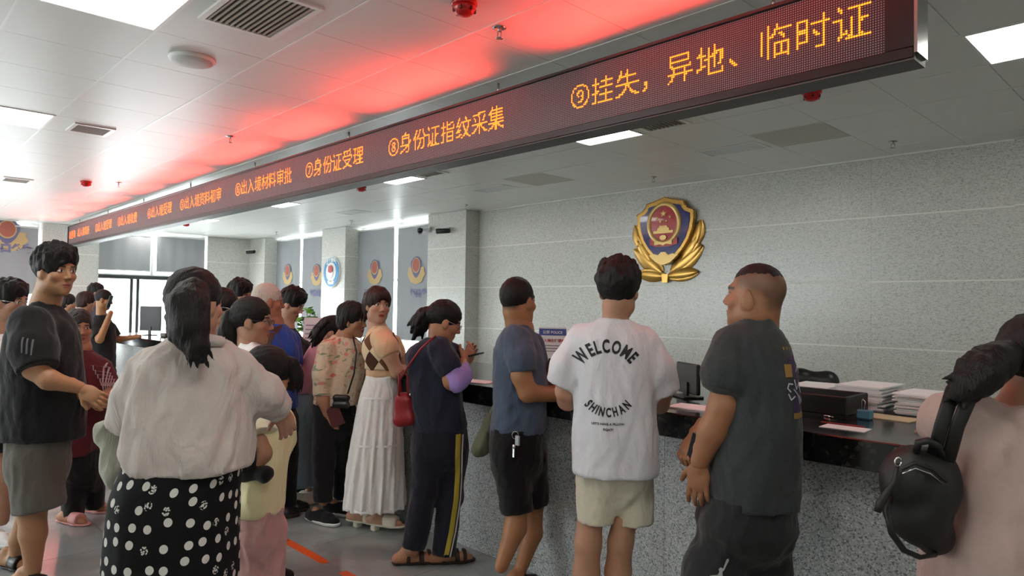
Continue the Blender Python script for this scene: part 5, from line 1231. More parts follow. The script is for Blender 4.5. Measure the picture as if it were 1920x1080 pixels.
# man cut by the left edge
p1 = person('man with glasses and white T-shirt half hidden at the left photo edge', 4.34, 10, '#b98a70', (18, 566, 96, -6, 0, 1.03), neck=(4, 612, .0, 20),
    torso=[(780, -35, 25, .11), (700, -35, 28, .11), (640, -28, 24, .10), (620, -14, 16, .05)],
    arms=[[(-5, 660, -.15, 19), (0, 730, -.18, 15), (12, 770, -.16, 11)]],
    legs=[[(5, 830, -.05, 28), (8, 900, -.05, 19), (4, 975, -.06, 11)], [(-25, 830, .06, 28), (-25, 900, .06, 19), (-28, 970, .06, 11)]],
    feet=[((0, .075j, -.05), 110, ('sneaker', M_SOLEW, M_SOLEW)), ((-30, .075j, .06), 100, ('sneaker', M_SOLEW, M_SOLEW))],
    wear=[('t_shirt', TSW2, [('L', [(790, -45, 32, .14), (700, -44, 34, .14), (650, -36, 30, .125), (628, -22, 22, .08), (614, -10, 14, .05)]), ('F', [(-5, 660, -.12, 25), (-2, 715, -.17, 23)]), ('NECK', -.35, 1.1)], {}),
          ('shorts', SHB, [('L', [(820, -45, 30, .14), (785, -44, 30, .14)]), ('F', [(6, 810, -.04, 27), (8, 848, -.05, 25)]), ('F', [(-25, 810, .05, 27), (-25, 848, .06, 25)])], {})],
    hair=('short', HB, 1.2), glasses=M_SILV)
# woman in pink-beige dress with backpack at the right edge
PBG = cloth('pink_beige_jersey', '#a08a83', .88, 420, .4, '#ad968f')
p23 = person('woman in pink-beige top with dark ponytail at the right photo edge', 1.78, 1900, '#a97c62', (1936, 682, 28, -6, 0, .97, .05), fem=True, neck=(1915, 765, .02, 40),
    torso=[(1060, 1800, 1990, .11), (900, 1800, 1985, .10), (800, 1810, 1980, .09), (770, 1860, 1960, .06)],
    arms=[[(1815, 790, .0, 38), (1765, 800, .16, 30), (1775, 790, .4, 24)], [(2000, 800, .0, 38), (2030, 930, .05, 30), (1990, 950, .25, 24)]],
    hands=[((1775, 790, .4), (.2, .9, -.2), (0, 0, -1), 1, .4, .92)],
    legs=[[(1850, 1130, 0, 75), (1850, .5j, 0, 48), (1850, .09j, 0, 27)], [(1950, 1130, 0, 75), (1950, .5j, 0, 48), (1950, .09j, 0, 27)]],
    feet=[((1850, .075j, 0), 0, sneak), ((1950, .075j, .0), 5, sneak)],
    wear=[('long_top', PBG, [('L', [(.62j, 1752, 2045, .21), (1010, 1757, 2040, .20), (945, 1778, 2020, .175), (880, 1786, 2010, .155), (820, 1790, 2010, .14), (780, 1808, 2000, .115), (752, 1850, 1970, .08)]),
            ('F', [(1818, 785, 0, 46), (1780, 792, .08, 48), (1768, 795, .2, 44)]), ('C', [(1998, 800, 0, 48), (2030, 900, .04, 46)]), ('NECK', -.45, 1.2)], {'fold': .010, 'ff': 20, 'zs': .8}),
          ('leggings', TRB, [('F', [(1850, 1150, 0, 80), (1850, .1j, 0, 34)]), ('F', [(1950, 1150, 0, 80), (1950, .1j, 0, 34)])], {})],
    hair=('slick', HB, 1.0, [[(1888, 664, -.02, 28), (1862, 682, -.06, 36), (1836, 704, -.09, 36), (1814, 724, -.10, 28), (1800, 738, -.10, 18)]]))
# heads in the middle ground
GRT = cloth('grey_shirt_cloth', '#4c5058', .85); DKT = cloth('dark_shirt_cloth', '#1c1d22', .85)
def bystander(label, D, px, py, yaw, pitch, hairspec, top, skin='#b98a6c', fem=False, glasses=None, hs=1.0, arm=None, legmat=None):
    m = FPX/D; z0 = py+.24*m       # neck level in pixels
    legmat = legmat or TRB
    Y = lambda a: py+a*m
    f = math.cos(math.radians(yaw)); wid = .20*abs(f)+.15*(1-abs(f)); nx = px-math.sin(math.radians(yaw))*.035*m
    W = lambda a: a*m
    arms = arm(nx, Y, W) if arm else [[(nx-W(wid)*.8, Y(.35), -.05, W(.05)), (nx-W(wid)*.9, Y(.62), -.05, W(.042)), (nx-W(wid)*.4, Y(.74), .15, W(.03))], [(nx+W(wid)*.8, Y(.35), .05, W(.05)), (nx+W(wid)*.95, Y(.62), .08, W(.042)), (nx+W(wid)*.8, Y(.74), .2, W(.03))]]
    return person(label, D, nx, skin, (px, py, yaw, pitch, 0, hs), fem=fem, neck=(nx, Y(.2), .0, W(.055)), vs=1.25 if D < 6 else 1.7,
        torso=[(Y(.80), nx-W(wid)*.8, nx+W(wid)*.8, .10), (Y(.5), nx-W(wid)*.85, nx+W(wid)*.85, .10), (Y(.3), nx-W(wid)*.7, nx+W(wid)*.7, .08)], arms=arms,
        legs=[[(nx-W(.08), Y(.85), 0, W(.085)), (nx-W(.08), .5j, 0, W(.06)), (nx-W(.08), .09j, 0, W(.035))], [(nx+W(.08), Y(.85), 0, W(.085)), (nx+W(.08), .5j, 0, W(.06)), (nx+W(.08), .09j, 0, W(.035))]],
        feet=[((nx-W(.08), .075j, 0), yaw, sneak), ((nx+W(.08), .075j, 0), yaw, sneak)],
        wear=[('t_shirt', top, [('L', [(Y(.86), nx-W(wid), nx+W(wid), .14), (Y(.5), nx-W(wid), nx+W(wid), .14), (Y(.32), nx-W(wid)*.95, nx+W(wid)*.95, .12), (Y(.24), nx-W(wid)*.7, nx+W(wid)*.7, .09), (Y(.19), nx-W(.06), nx+W(.06), .06)])]
               + [('F', [tuple(a[0][:3])+(W(.068),), (a[0][0]*.25+a[1][0]*.75, a[0][1]*.25+a[1][1]*.75, a[0][2]*.25+a[1][2]*.75, W(.066))]) for a in arms] + [('NECK', -.35, 1.1)], {}),
              ('trousers', legmat, [('L', [(Y(.95), nx-W(.16), nx+W(.16), .12), (Y(.8), nx-W(.16), nx+W(.16), .12)]), ('F', [(nx-W(.08), Y(.9), 0, W(.09)), (nx-W(.08), .1j, 0, W(.06))]), ('F', [(nx+W(.08), Y(.9), 0, W(.09)), (nx+W(.08), .1j, 0, W(.06))])], {})],
        hair=hairspec, glasses=glasses)
bystander('short-haired young person looking down between the blue shirt and the blinds', 5.45, 547, 570, 96, -26, ('short', HB, 1.3), DKT, '#c29a80', hs=.98)
bystander('dark-haired man at the back behind the ponytail woman', 5.9, 449, 553, 108, -16, ('short', HB, 1.1), GRT, '#b98a6c')
bystander('dark-haired person with glasses peeking out behind the white blouse', 4.5, 419, 578, 92, -6, ('bob', HB, .8), DKT, '#b78468', True, M_SILV)
def phone_arm(nx, Y, W):
    return [[(nx-W(.10), Y(.35), -.12, W(.052)), (nx-W(.02), Y(.36)+W(.14), -.2, W(.045)), (nx+W(.12), Y(.16), -.12, W(.032))], [(nx+W(.12), Y(.35), .12, W(.05)), (nx+W(.2), Y(.50), .16, W(.042)), (nx+W(.48), Y(.46), .1, W(.03))]]
bystander('man in black at the far counter end holding a phone to his ear', 8.7, 195, 562, 78, -12, ('crew', HB, 1.3), TSK, '#a8774f', arm=phone_arm)
bystander('woman with shoulder-length dark hair behind the man on the phone', 9.2, 163, 566, 60, -8, ('bob', HBR, 1.6), GRT, '#b98a6c', True)
bystander('dark-haired man whose head rises above the man on the phone', 9.8, 181, 549, 70, 0, ('short', HB, 1.0), GRT, '#a8774f')
bystander('person in red top at the far left, dark-haired', 9.5, 128, 569, 80, -5, ('bob', HB, 1.2), cloth('bright_red_cloth', '#b3202a', .85), '#b98a6c', True)
# ------------------------------------------------------------------ prints and trims on clothes
def on(px, py, z=None):
    r = _f+_r*((px-960)/FPX)-_u*((py-540)/FPX); z = CT if z is None else z
    return EYEP+r*((z-EYE)/r[2])
INK = plain('black_print_ink', '#15161b', .7)
def rect(cx_, cy_, w, h, a=0.0):
    c, s = math.cos(a), math.sin(a)
    return ([(cx_+x*c-y*s, cy_+x*s+y*c) for x, y in ((-w/2, -h/2), (w/2, -h/2), (w/2, h/2), (-w/2, h/2))], [(0, 1, 2, 3)])
def line_strip(pts, w):
    out = []
    for (x0, y0), (x1, y1) in zip(pts, pts[1:]):
        a = math.atan2(y1-y0, x1-x0); out.append(rect((x0+x1)/2, (y0+y1)/2, math.hypot(x1-x0, y1-y0)+w*.6, w, a))
    return out
def arc_text(word, px, py, chord, sag, size, m, up_=True, bold=.05):
    """letters set along an arc; chord and sag in pixels"""
    out = []; R_ = (chord*chord/4+sag*sag)/(2*sag); half = math.asin(min(1, chord/2/R_)); G = []
    for ch in word:
        v, f = text_mesh(ch, size*m*1.38, bold*size*m); xs = [q[0] for q in v]; x0 = (min(xs)+max(xs))/2; G.append(([(q[0]-x0, q[1]) for q in v], f, max(xs)-min(xs)))
    gap = .2*size*m; tot = sum(g[2] for g in G)+gap*(len(G)-1); run = 0.0; first, last = G[0][2]/2, tot-G[-1][2]/2
    for v, f, w in G:
        mid = run+w/2; run += w+gap; t = -half+2*half*(mid-first)/(last-first); x = R_*math.sin(t); y = R_*math.cos(t)-R_
        k = min(1.0, chord*m*1.04/(last-first)); rot = -t
        if not up_: y = -y; rot = t
        c, s = math.cos(rot), math.sin(rot)
        out.append(([(x*m+(a*k*c-(b-size*m*.5)*s), y*m+(a*k*s+(b-size*m*.5)*c)) for a, b in v], f))
    return out
m21 = 3.0/FPX; sh21 = p21[1]['t_shirt']
decal(sh21, 'printed_word', INK, arc_text('WELCOME', 0, 0, 92, 20, 23, m21), at(1131, 645, 3.0), RH, UP)
decal(sh21, 'printed_word', INK, arc_text('SHINCHAN', 0, 0, 66, 14, 16, m21, False), at(1131, 763, 3.0), RH, UP)
for word, x, y, sz in (("LET'S HAVE A PILLOW", 1131, 786, 8.5), ('FIGHT!', 1131, 796, 8.5)):
    v, f = text_mesh(word, sz*m21*1.3, .0006); wv = max(q[0] for q in v)*2; k = 58*m21/wv if sz > 8 and len(word) > 8 else 18*m21/wv
    decal(sh21, 'printed_line', INK, [([(a*k, b*k) for a, b, _ in v], f)], at(x, y, 3.0), RH, UP)
# graphic on the grey T-shirt
m22 = 2.6/FPX; sh22 = p22[1]['t_shirt']; O22 = at(1460, 715, 2.6); PUR = plain('purple_print', '#3a2a4a', .8); GLD = plain('gold_print', '#8a6a34', .8); WPR = plain('white_print', '#b9b8c4', .8)
decal(sh22, 'printed_shape', PUR, [([(x*m22, y*m22) for x, y in ((-18, 50), (8, 56), (16, 20), (17, -30), (6, -52), (-10, -40), (-6, 0))], [(0, 1, 2, 3, 4, 5, 6)])], O22, RH, UP, .003)
for q in [rect(-18*m22, 28*m22, 14*m22, 22*m22), rect(4*m22, -50*m22, 26*m22, 10*m22)]+[rect((-22+7*i)*m22, 66*m22, 3*m22, 5*m22) for i in range(6)]: decal(sh22, 'printed_mark', GLD, [q], O22, RH, UP, .0045)
decal(sh22, 'printed_scrawl', WPR, [q for pts in ([(-16, -8), (-22, -2), (-20, 6), (-12, 5)], [(-20, -12), (-15, -22), (-8, -16)], [(-8, 12), (-4, -4), (4, 10)], [(2, 4), (8, -10), (12, 2)], [(-2, 26), (4, 34), (10, 22)], [(4, -16), (10, -28), (13, -18)], [(-10, -4), (0, -14), (6, -30)]) for q in line_strip([(x*m22, y*m22) for x, y in pts], 2.2*m22)], O22, RH, UP, .006)
leap = [(20, 46), (24, 48), (25, 43), (15, 24), (11, 20), (12, 10), (20, 4), (30, -2), (42, -12), (40, -15), (26, -8), (12, -2), (4, -4), (-6, -14), (-20, -20), (-22, -16), (-10, -8), (-2, 4), (-12, 6), (-20, 2), (-22, 5), (-12, 11), (2, 14), (5, 20), (4, 25), (8, 29), (13, 27)]
decal(p22[1]['shorts'], 'leaping_mark', plain('pale_grey_print', '#a9adad', .7), [([(x*m22*.85, y*m22*.85) for x, y in leap], [tuple(range(len(leap)))])], at(1326, 1066, 2.6), RH, UP, .004)
# stripes on the track trousers
m19 = 4.08/FPX; O19 = at(845, 930, 4.08)
for nm, mt, dx, w in (('side_stripe', STRY, 0, 8.5), ('side_stripe', STRW, 7.5, 2.4)):
    path = [(15, 118), (14, 60), (12, 0), (4, -60), (-6, -110)]
    decal(p19[1]['track_trousers'], nm, mt, line_strip([((x+dx)*m19, y*m19) for x, y in path], w*m19), O19, RH, UP, .004)
# sleeve bars on the black T-shirt
m2 = 3.72/FPX
decal(p2[1]['t_shirt'], 'sleeve_bars', plain('grey_print', '#5d5d60', .8), [rect((-7+7*i)*m2, -2*i*m2, 2.6*m2, 27*m2, .12) for i in range(3)], at(74, 645, 3.5), RH, UP, .004)
# blue shirt: yellow writing and brown shoulder strap
m13 = 4.92/FPX; v, f = text_mesh('小慢', 24*m13, .001)
decal(p13[1]['t_shirt'], 'printed_word', plain('yellow_print', '#b9a93c', .8), [([(a, b) for a, b, _ in v], f), rect(24*m13, -16*m13, 12*m13, 3*m13)], at(497, 642, 4.92), RH, UP, .004)
decal(p13[1]['t_shirt'], 'shoulder_strap', plain('brown_strap', '#3b2620', .6), line_strip([(10*m13, 36*m13), (2*m13, 4*m13), (-8*m13, -34*m13), (-12*m13, -60*m13)], 14*m13), at(516, 648, 4.92), RH, UP, .006)
# pale striped front of the dark red tunic
m3 = 4.78/FPX
decal(p3[1]['tunic'], 'striped_insert', plain('pale_stripe', '#b9a2a4', .8), [rect((-8+4*i)*m3, (-i*4)*m3, 1.7*m3, (74-abs(i-2)*8)*m3, .12) for i in range(6)], at(178, 715, 4.6), RH, UP, .004)
decal(p9[1]['wide_trousers'], 'flower_trim', plain('green_trim', '#7a8468', .8), line_strip([(-.03, -.045), (-.012, -.005), (.02, .02)], .016), at(462, 985, 2.9), RH, UP, .004)
# lace and gathered seams of the white skirt
for py in (742, 828, 944):
    xl, xr = {742: (678, 748), 828: (662, 752), 944: (652, 755)}[py]; mm = 4.7/FPX
    decal(p18[1]['tiered_skirt'], 'gathered_seam', plain('lace_white', '#e9e8e6', .9), [rect(0, 0, (xr-xl)*mm, 4*mm)], at((xl+xr)/2, py, 4.7), RH, UP, .004, .012)
# block heels of the cream mules
for (x, dd) in ((672, .02), (705, -.05)):
    c = at(x, 900, 4.7+dd)-v3(p18[3]); MB().box((c[0]-.024, c[1]-.024, 0), (c[0]+.024, c[1]+.024, .045), .006).build('block_heel', M_CREAM, p18[0])

# ------------------------------------------------------------------ carried things
def blob(name, label, cat, mat, prims, origin, vox=.007, fold=.004, ff=40, group=None):
    g = Sdf()
    for q in prims:
        if q[0] == 'C': g.cone(q[1], q[2], q[3], q[4], q[5] if len(q) > 5 else .02)
        elif q[0] == 'E': g.ell(q[1], q[2], .02, np.stack([RH, FH, UP]))
        elif q[0] == 'H': g.half(q[1], q[2])
    g.disp = lambda x, y, z: fold*wave(x, y, z, ff, 1)+fold*.5*(np.abs(wave(x, y, z, ff*1.7, 2))-.5)
    V, Q = g.mesh(vox); org = v3(origin); e = tag(empty(name, tuple(org)), label, cat, group)
    return e, org, lambda nm, V_=V, Q_=Q, m_=mat: np_mesh(nm, V_-org, Q_, m_, e)
def tubes(parent, org, name, mat, paths, r, flat=None, n=8):
    mb = MB()
    for p in paths: mb.tube([v3(q)-org for q in p], r, n, flat=flat)
    return mb.build(name, mat, parent)
# red handbag of the navy woman
RDL = plain('red_leather', '#8d1f26', .42); D_ = 4.02
c = at(757, 765, D_)
e, org, mk = blob('handbag', 'red leather handbag hanging behind the woman in navy', 'bag', RDL, [('E', c, (.055, .035, .085)), ('C', c-RH*.02-UP*.07, c+RH*.03-UP*.06, .04, .04, .03), ('C', c+UP*.05-RH*.02, c+UP*.05+RH*.02, .03, .03, .03)], at(757, 810, D_), .007, .002)
mk('pouch'); tubes(e, org, 'shoulder_strap', RDL, [[at(752, 735, D_), at(750, 712, D_), at(766, 686, D_-.08), at(788, 655, D_-.13), at(804, 640, D_-.12), at(816, 631, D_-.05)]], .006)
tubes(e, org, 'handle', RDL, [[at(748, 742, D_-.03), at(748, 700, D_-.03), at(756, 694, D_-.03), at(764, 705, D_-.03), at(765, 742, D_-.03)]], .006); tubes(e, org, 'buckle', M_SILV, [[at(768, 742, D_-.05), at(770, 738, D_-.05)]], .006)
# small black bag and red booklet of the floral woman
c = at(640, 752, 4.7); e, org, mk = blob('crossbody_bag', 'small black crossbody bag in front of the floral blouse', 'bag', M_BLKL, [('C', c-RH*.035-UP*.025, c+RH*.035-UP*.025, .026, .026, .01), ('C', c-RH*.035+UP*.02, c+RH*.035+UP*.02, .024, .024, .01)], at(640, 768, 4.7), .007, .002)
mk('pouch'); tubes(e, org, 'strap', M_BLKL, [[at(652, 738, 4.7), at(664, 700, 4.66), at(668, 660, 4.68), at(662, 632, 4.76)]], .006)
def slab(name, label, cat, mat, c, w, h, t, right, up, group=None, edge=None):
    right, up = v3(right)/np.linalg.norm(right), v3(up)/np.linalg.norm(up); n = np.cross(right, up); mb = MB()
    vs = [right*x*w/2+up*y*h/2+n*z*t/2 for z in (-1, 1) for x, y in ((-1, -1), (1, -1), (1, 1), (-1, 1))]
    mb.add(vs, [(3, 2, 1, 0), (4, 5, 6, 7), (0, 1, 5, 4), (1, 2, 6, 5), (2, 3, 7, 6), (3, 0, 4, 7)])
    return tag(mb.build(name, mat, None, tuple(c)), label, cat, group)
MAR = plain('maroon_cover', '#4e1a1e', .6)
slab('passport', 'dark red booklet in the hand of the floral woman', 'booklet', MAR, at(629, 781, 4.70), .09, .13, .012, RH*.9+UP*.35, UP*.9-RH*.35)
slab('folder', 'dark maroon folder standing between the slate and the white T-shirts', 'folder', MAR, at(1037, 697, 3.72), .09, .15, .012, RH+FH*.3, UP+RH*.3)
ph = tag(empty('mobile_phone', tuple(at(880, 668, 4.12))), 'phone held by the woman in navy', 'phone', 'phones in hands')
def phone(e, right, up, w=.075, h=.155):
    right, up = v3(right)/np.linalg.norm(right), v3(up)/np.linalg.norm(up); n = np.cross(right, up)
    for nm, mt, d0, d1, k in (('case', M_BLKP, -.005, .003, 1.0), ('screen', plain('dark_screen', '#1b2026', .12), .003, .0045, .93)):
        vs = [right*x*w*k/2+up*y*h*k/2+n*d for d in (d0, d1) for x, y in ((-1, -1), (1, -1), (1, 1), (-1, 1))]
        MB().add(vs, [(3, 2, 1, 0), (4, 5, 6, 7), (0, 1, 5, 4), (1, 2, 6, 5), (2, 3, 7, 6), (3, 0, 4, 7)]).build(nm, mt, e)
phone(ph, FH*.8+RH*.3, RH*.9+UP*.25-FH*.2)
ph = tag(empty('mobile_phone', tuple(at(1301, 836, 2.80))), 'black phone in the front hand of the heavy man', 'phone', 'phones in hands'); phone(ph, RH*.25-FH*.95, UP+RH*.25, .055, .10)
ph = tag(empty('mobile_phone', tuple(at(206, 566, 8.5))), 'phone at the ear of the man at the far counter end', 'phone', 'phones in hands'); phone(ph, FH, UP+RH*.3)
# keys on the black shorts
ky = tag(empty('key_bunch', tuple(at(967, 812, 3.46))), 'bunch of keys and grey fob hanging from the black shorts', 'keys'); ko = at(967, 812, 3.46)
tubes(ky, ko, 'key_ring', M_SILV, [[at(966+6*math.cos(t), 816+7*math.sin(t), 3.46) for t in np.linspace(0, 6.28, 14)]], .0016)
slb = MB().box((-.014, -.006, -.06), (.016, .006, -.01), .004).build('fob', plain('grey_fob', '#8d9296', .35, .4), ky, (.012, .0, 0))
MB().box((-.006, -.002, -.12), (.004, .002, -.07)).lathe([(.002, -.004), (.011, -.003), (.011, .003), (.002, .004)], (-.001, 0, -.066), 12, m=Matrix.Rotation(math.pi/2, 3, 'X')).build('key', M_SILV, ky, (-.006, -.006, 0))
# grey cloth bag over the white blouse woman's arm
CLB = cloth('grey_green_cotton', '#a3a396', .9, 300, .6)
c = lambda x, y, d=0: at(x, y, 2.2+d)
e, org, mk = blob('cloth_bag', 'grey-green cloth bag draped over the left arm of the polka dot woman', 'bag', CLB, [('C', c(236, 800, .08), c(206, 820, .08), .045, .035), ('C', c(206, 815, .07), c(222, 880, .06), .035, .045), ('C', c(222, 880, .06), c(224, 902, .06), .04, .025), ('C', c(236, 810, .1), c(238, 870, .08), .035, .04), ('C', c(200, 800, .06), c(188, 800, .06), .028, .015)], c(220, 915, .06), .007, .008, 55)
mk('cloth')
# black pouch in the girl's hand
c = lambda x, y, d=0: at(x, y, 2.9+d)
e, org, mk = blob('black_cap', 'black cap held by the girl in yellow', 'cap', cloth('black_felt', '#111113', .9), [('E', c(462, 862, -.13), (.05, .05, .065)), ('C', c(452, 892, -.12), c(498, 888, -.14), .024, .026), ('E', c(496, 890, -.15), (.03, .03, .03))], c(470, 905, -.12), .007, .003, 60)
mk('crown')
# olive garment at the counter behind the slate T-shirt
c = lambda x, y, d=0: at(x, y, 3.93+d)
OLV = cloth('olive_cotton', '#5d604e', .9, 300, .5)
e, org, mk = blob('olive_coat', 'olive coat hanging from the counter behind the slate T-shirt man', 'coat', OLV, [('C', c(938, 742, .0), c(905, 835, -.03), .02, .05), ('C', c(940, 745, .0), c(935, 850, -.02), .02, .045), ('C', c(905, 835, -.03), c(898, 842, -.03), .05, .045), ('C', c(935, 850, -.02), c(940, 888, .0), .04, .03)], c(925, 900), .008, .008, 50)
mk('cloth')
# backpack
BPK = plain('black_backpack_leather', '#0d0d0e', .55); DB = 1.70
c = lambda x, y, d=0: at(x, y, DB+d)
e, org, mk = blob('backpack', 'black leather backpack hanging from the shoulder at the right', 'backpack', BPK, [('E', c(1722, 930, .03), (.085, .06, .115)), ('C', c(1700, 905, .02), c(1750, 915, .03), .055, .055, .03), ('C', c(1706, 965, .02), c(1752, 1005, .03), .05, .045, .03), ('C', c(1716, 868, .03), c(1752, 876, .03), .042, .042, .03)], c(1735, 1050), .008, .006, 30)
mk('body')
tubes(e, org, 'shoulder_strap', BPK, [[c(1752, 850), c(1765, 800, -.02), c(1786, 735, .0), c(1808, 706, .08), c(1828, 715, .14)]], .0055, ((.693, .721, 0), 3.4)); tubes(e, org, 'shoulder_strap', BPK, [[c(1776, 870), c(1795, 800, -.02), c(1818, 745, -.02), c(1838, 720, .03), c(1850, 722, .1)]], .0055, ((.693, .721, 0), 3.4))
tubes(e, org, 'top_handle', BPK, [[c(1718, 848), c(1722, 830, -.02), c(1740, 826, -.03), c(1758, 836, -.02), c(1768, 856)]], .009)
tubes(e, org, 'loose_strap', BPK, [[c(1668, 930), c(1664, 960, -.02), c(1672, 1000, -.02), c(1695, 1032, -.02), c(1725, 1045, -.01), c(1756, 1040)]], .008, ((0, 0, 1), .5))
tubes(e, org, 'zip_pull', BPK, [[c(1684, 868, -.03), c(1676, 905, -.03), c(1650, 945, -.03), c(1645, 960, -.03)]], [.005, .006, .011, .008]); tubes(e, org, 'snap_ring', M_SILV, [[c(1684+6*math.cos(t), 866+8*math.sin(t), -.035) for t in np.linspace(0, 6.28, 12)]], .0022)
tubes(e, org, 'seam', BPK, [[c(1690, 880, -.05), c(1715, 868, -.055), c(1745, 878, -.055), c(1775, 902, -.04)]], .005); tubes(e, org, 'zip', M_STEEL, [[c(1692, 888, -.055), c(1716, 878, -.06), c(1744, 888, -.06), c(1770, 908, -.045)]], .0018)

# ------------------------------------------------------------------ things on and behind the counter
PAPR = plain('white_paper', '#e4e4e6', .8); PAPG = plain('grey_white_paper', '#d3d6da', .8)
rnd = random.Random(5)
for lab, x, y, h in (('leftmost paper stack at the back of the counter', -1.50, 3.66, .085), ('middle paper stack on the counter', -1.24, 3.62, .115), ('rightmost paper stack on the counter, by the shoulder strap', -.98, 3.60, .10)):
    e = tag(empty('paper_stack', (x, y, CT)), lab, 'papers', 'stacks of documents'); n = 14
    for i in range(n):
        t = h/n; w, d = .10+rnd.uniform(-.006, .006), .145+rnd.uniform(-.008, .008)
        o = MB().box((-w, -d, 0), (w, d, t*.86)).build('document', PAPR if i % 3 else PAPG, e, (rnd.uniform(-.012, .012), rnd.uniform(-.012, .012), .001+i*t)); o.rotation_euler[2] = rnd.uniform(-.07, .07)
bx_ = tag(empty('document_tray', (-1.50, 3.27, CT)), 'black open document box on the counter beside the paper stacks', 'box')
MB().box((-.33, -.13, .0), (.33, .13, .012)).build('base', M_BLKP, bx_); MB().box((-.33, -.13, .012), (.33, -.115, .095), .004).build('front_panel', M_BLKP, bx_); MB().box((-.33, .115, .012), (.33, .13, .095), .004).build('back_panel', M_BLKP, bx_)
for s in (-1, 1): MB().box((s*.33-(.015 if s > 0 else 0), -.115, .012), (s*.33+(0 if s > 0 else .015), .115, .095), .004).build('side_panel', M_BLKP, bx_)
MB().box((-.31, -.1, .05), (.31, .1, .056)).build('inner_shelf', plain('grey_lid', '#3b3c3e', .4), bx_)
p = on(1622, 786); cl_ = tag(empty('clip_box', tuple(p)), 'small blue plastic box with a wire clip on the counter', 'stationery')
MB().box((-.03, -.02, 0), (.03, .02, .042), .006).build('box', plain('blue_clear_plastic', '#4f7f97', .2), cl_); MB().tube([(-.012, 0, .03), (-.016, 0, .075), (-.008, 0, .086), (.0, 0, .075), (-.006, 0, .03)], .0022, 6).build('wire_clip', M_SILV, cl_)
def sheet(lab, px, py, w, d, rz, mat=PAPR, t=.002, grp='loose papers', nm='paper_sheet', lift=0.0):
    q = on(px, py); o = tag(MB().box((-w/2, -d/2, 0), (w/2, d/2, t)).build(nm, mat, None, (q[0], q[1], CT+.0005+lift)), lab, 'paper', grp); o.rotation_euler[2] = rz; return o
sheet('white paper with a red edge on the near right of the counter', 1585, 803, .17, .10, .05)
sheet('red paper strip along the white paper on the counter', 1580, 796, .17, .012, .05, plain('red_paper', '#a3252b', .7), .002, None, 'red_strip')
sheet('white papers on the counter between the white and the grey T-shirts', 1300, 765, .21, .16, .1, PAPR, .006)
sheet('white form on the counter behind the lilac sleeve', 898, 716, .21, .15, .2, PAPR, .003)
sheet('small white slip just right of the grey T-shirt', 1492, 779, .05, .04, .3)
sheet('manila folder in front of the paper stacks', 1668, 784, .22, .14, -.1, plain('manila', '#c0b492', .8), .004, None, 'manila_folder')
for k, (lab, px, py, a) in enumerate((('silver pen lying on the counter, upper one', 1534, 775, -.5), ('silver pen lying on the counter, lower one', 1540, 780, -.42))):
    q = on(px, py); o = tag(empty('pen', (q[0], q[1], CT+.005)), lab, 'pen', 'pens on the counter'); MB().tube([(-.06, 0, 0), (.055, 0, 0)], .0045, 8).build('barrel', M_SILV if k else PAPG, o); MB().tube([(.055, 0, 0), (.07, 0, 0)], [.0045, .001], 8).build('tip', M_STEEL, o); o.rotation_euler[2] = a
def monitor(lab, loc, rz, w, h, stand=.05, grp='counter screens'):
    e = tag(empty('counter_screen', loc, rz), lab, 'monitor', grp)
    MB().box((-w/2, -.012, stand), (w/2, .012, stand+h), .006).build('casing', M_BLKP, e); MB().box((-w/2+.012, .0115, stand+.014), (w/2-.012, .0135, stand+h-.012)).build('screen', plain('dark_screen', '#1b2026', .12), e)
    MB().box((-.02, -.02, .008), (.02, -.005, stand+.06)).build('neck', M_BLKP, e); MB().box((-.08, -.07, 0), (.08, .05, .01), .004).build('foot', M_BLKP, e)
monitor('black screen standing on the counter right of the white T-shirt', (-2.02, 3.25, CT), -.5, .22, .16, .02)
# notice in an acrylic stand
q = (-3.42, 3.70); nt_e = tag(empty('notice_stand', (q[0], q[1], CT), .55), 'white notice with blue header in a clear stand on the counter', 'sign')
MB().box((-.1, -.003, .02), (.1, .003, .32)).build('notice_sheet', PAPR, nt_e); MB().box((-.1, -.005, .262), (.1, -.003, .31)).build('blue_header', plain('notice_blue', '#44549a', .6), nt_e)
v, f = text_mesh('公安 POLICE', .026, .0006); pydata('header_writing', [(x, -.0062, .276+y) for x, y, _ in v], f, M_WHITE, nt_e)
v, f = text_mesh('出入境办理须知', .026, .0008); pydata('red_writing', [(x, -.0042, .215+y) for x, y, _ in v], f, plain('red_print', '#b3363a', .7), nt_e)
for k, (z, w) in enumerate(((.185, .15), (.165, .15), (.145, .13), (.09, .05))): MB().box((-w/2, -.0042, z), (w/2, -.003, z+.006)).build('text_line', plain('grey_text_print', '#7d7d86', .8), nt_e)
MB().box((-.105, -.04, 0), (.105, .04, .01), .003).build('stand_base', plain('clear_acrylic', '#c4ccd0', .15), nt_e)
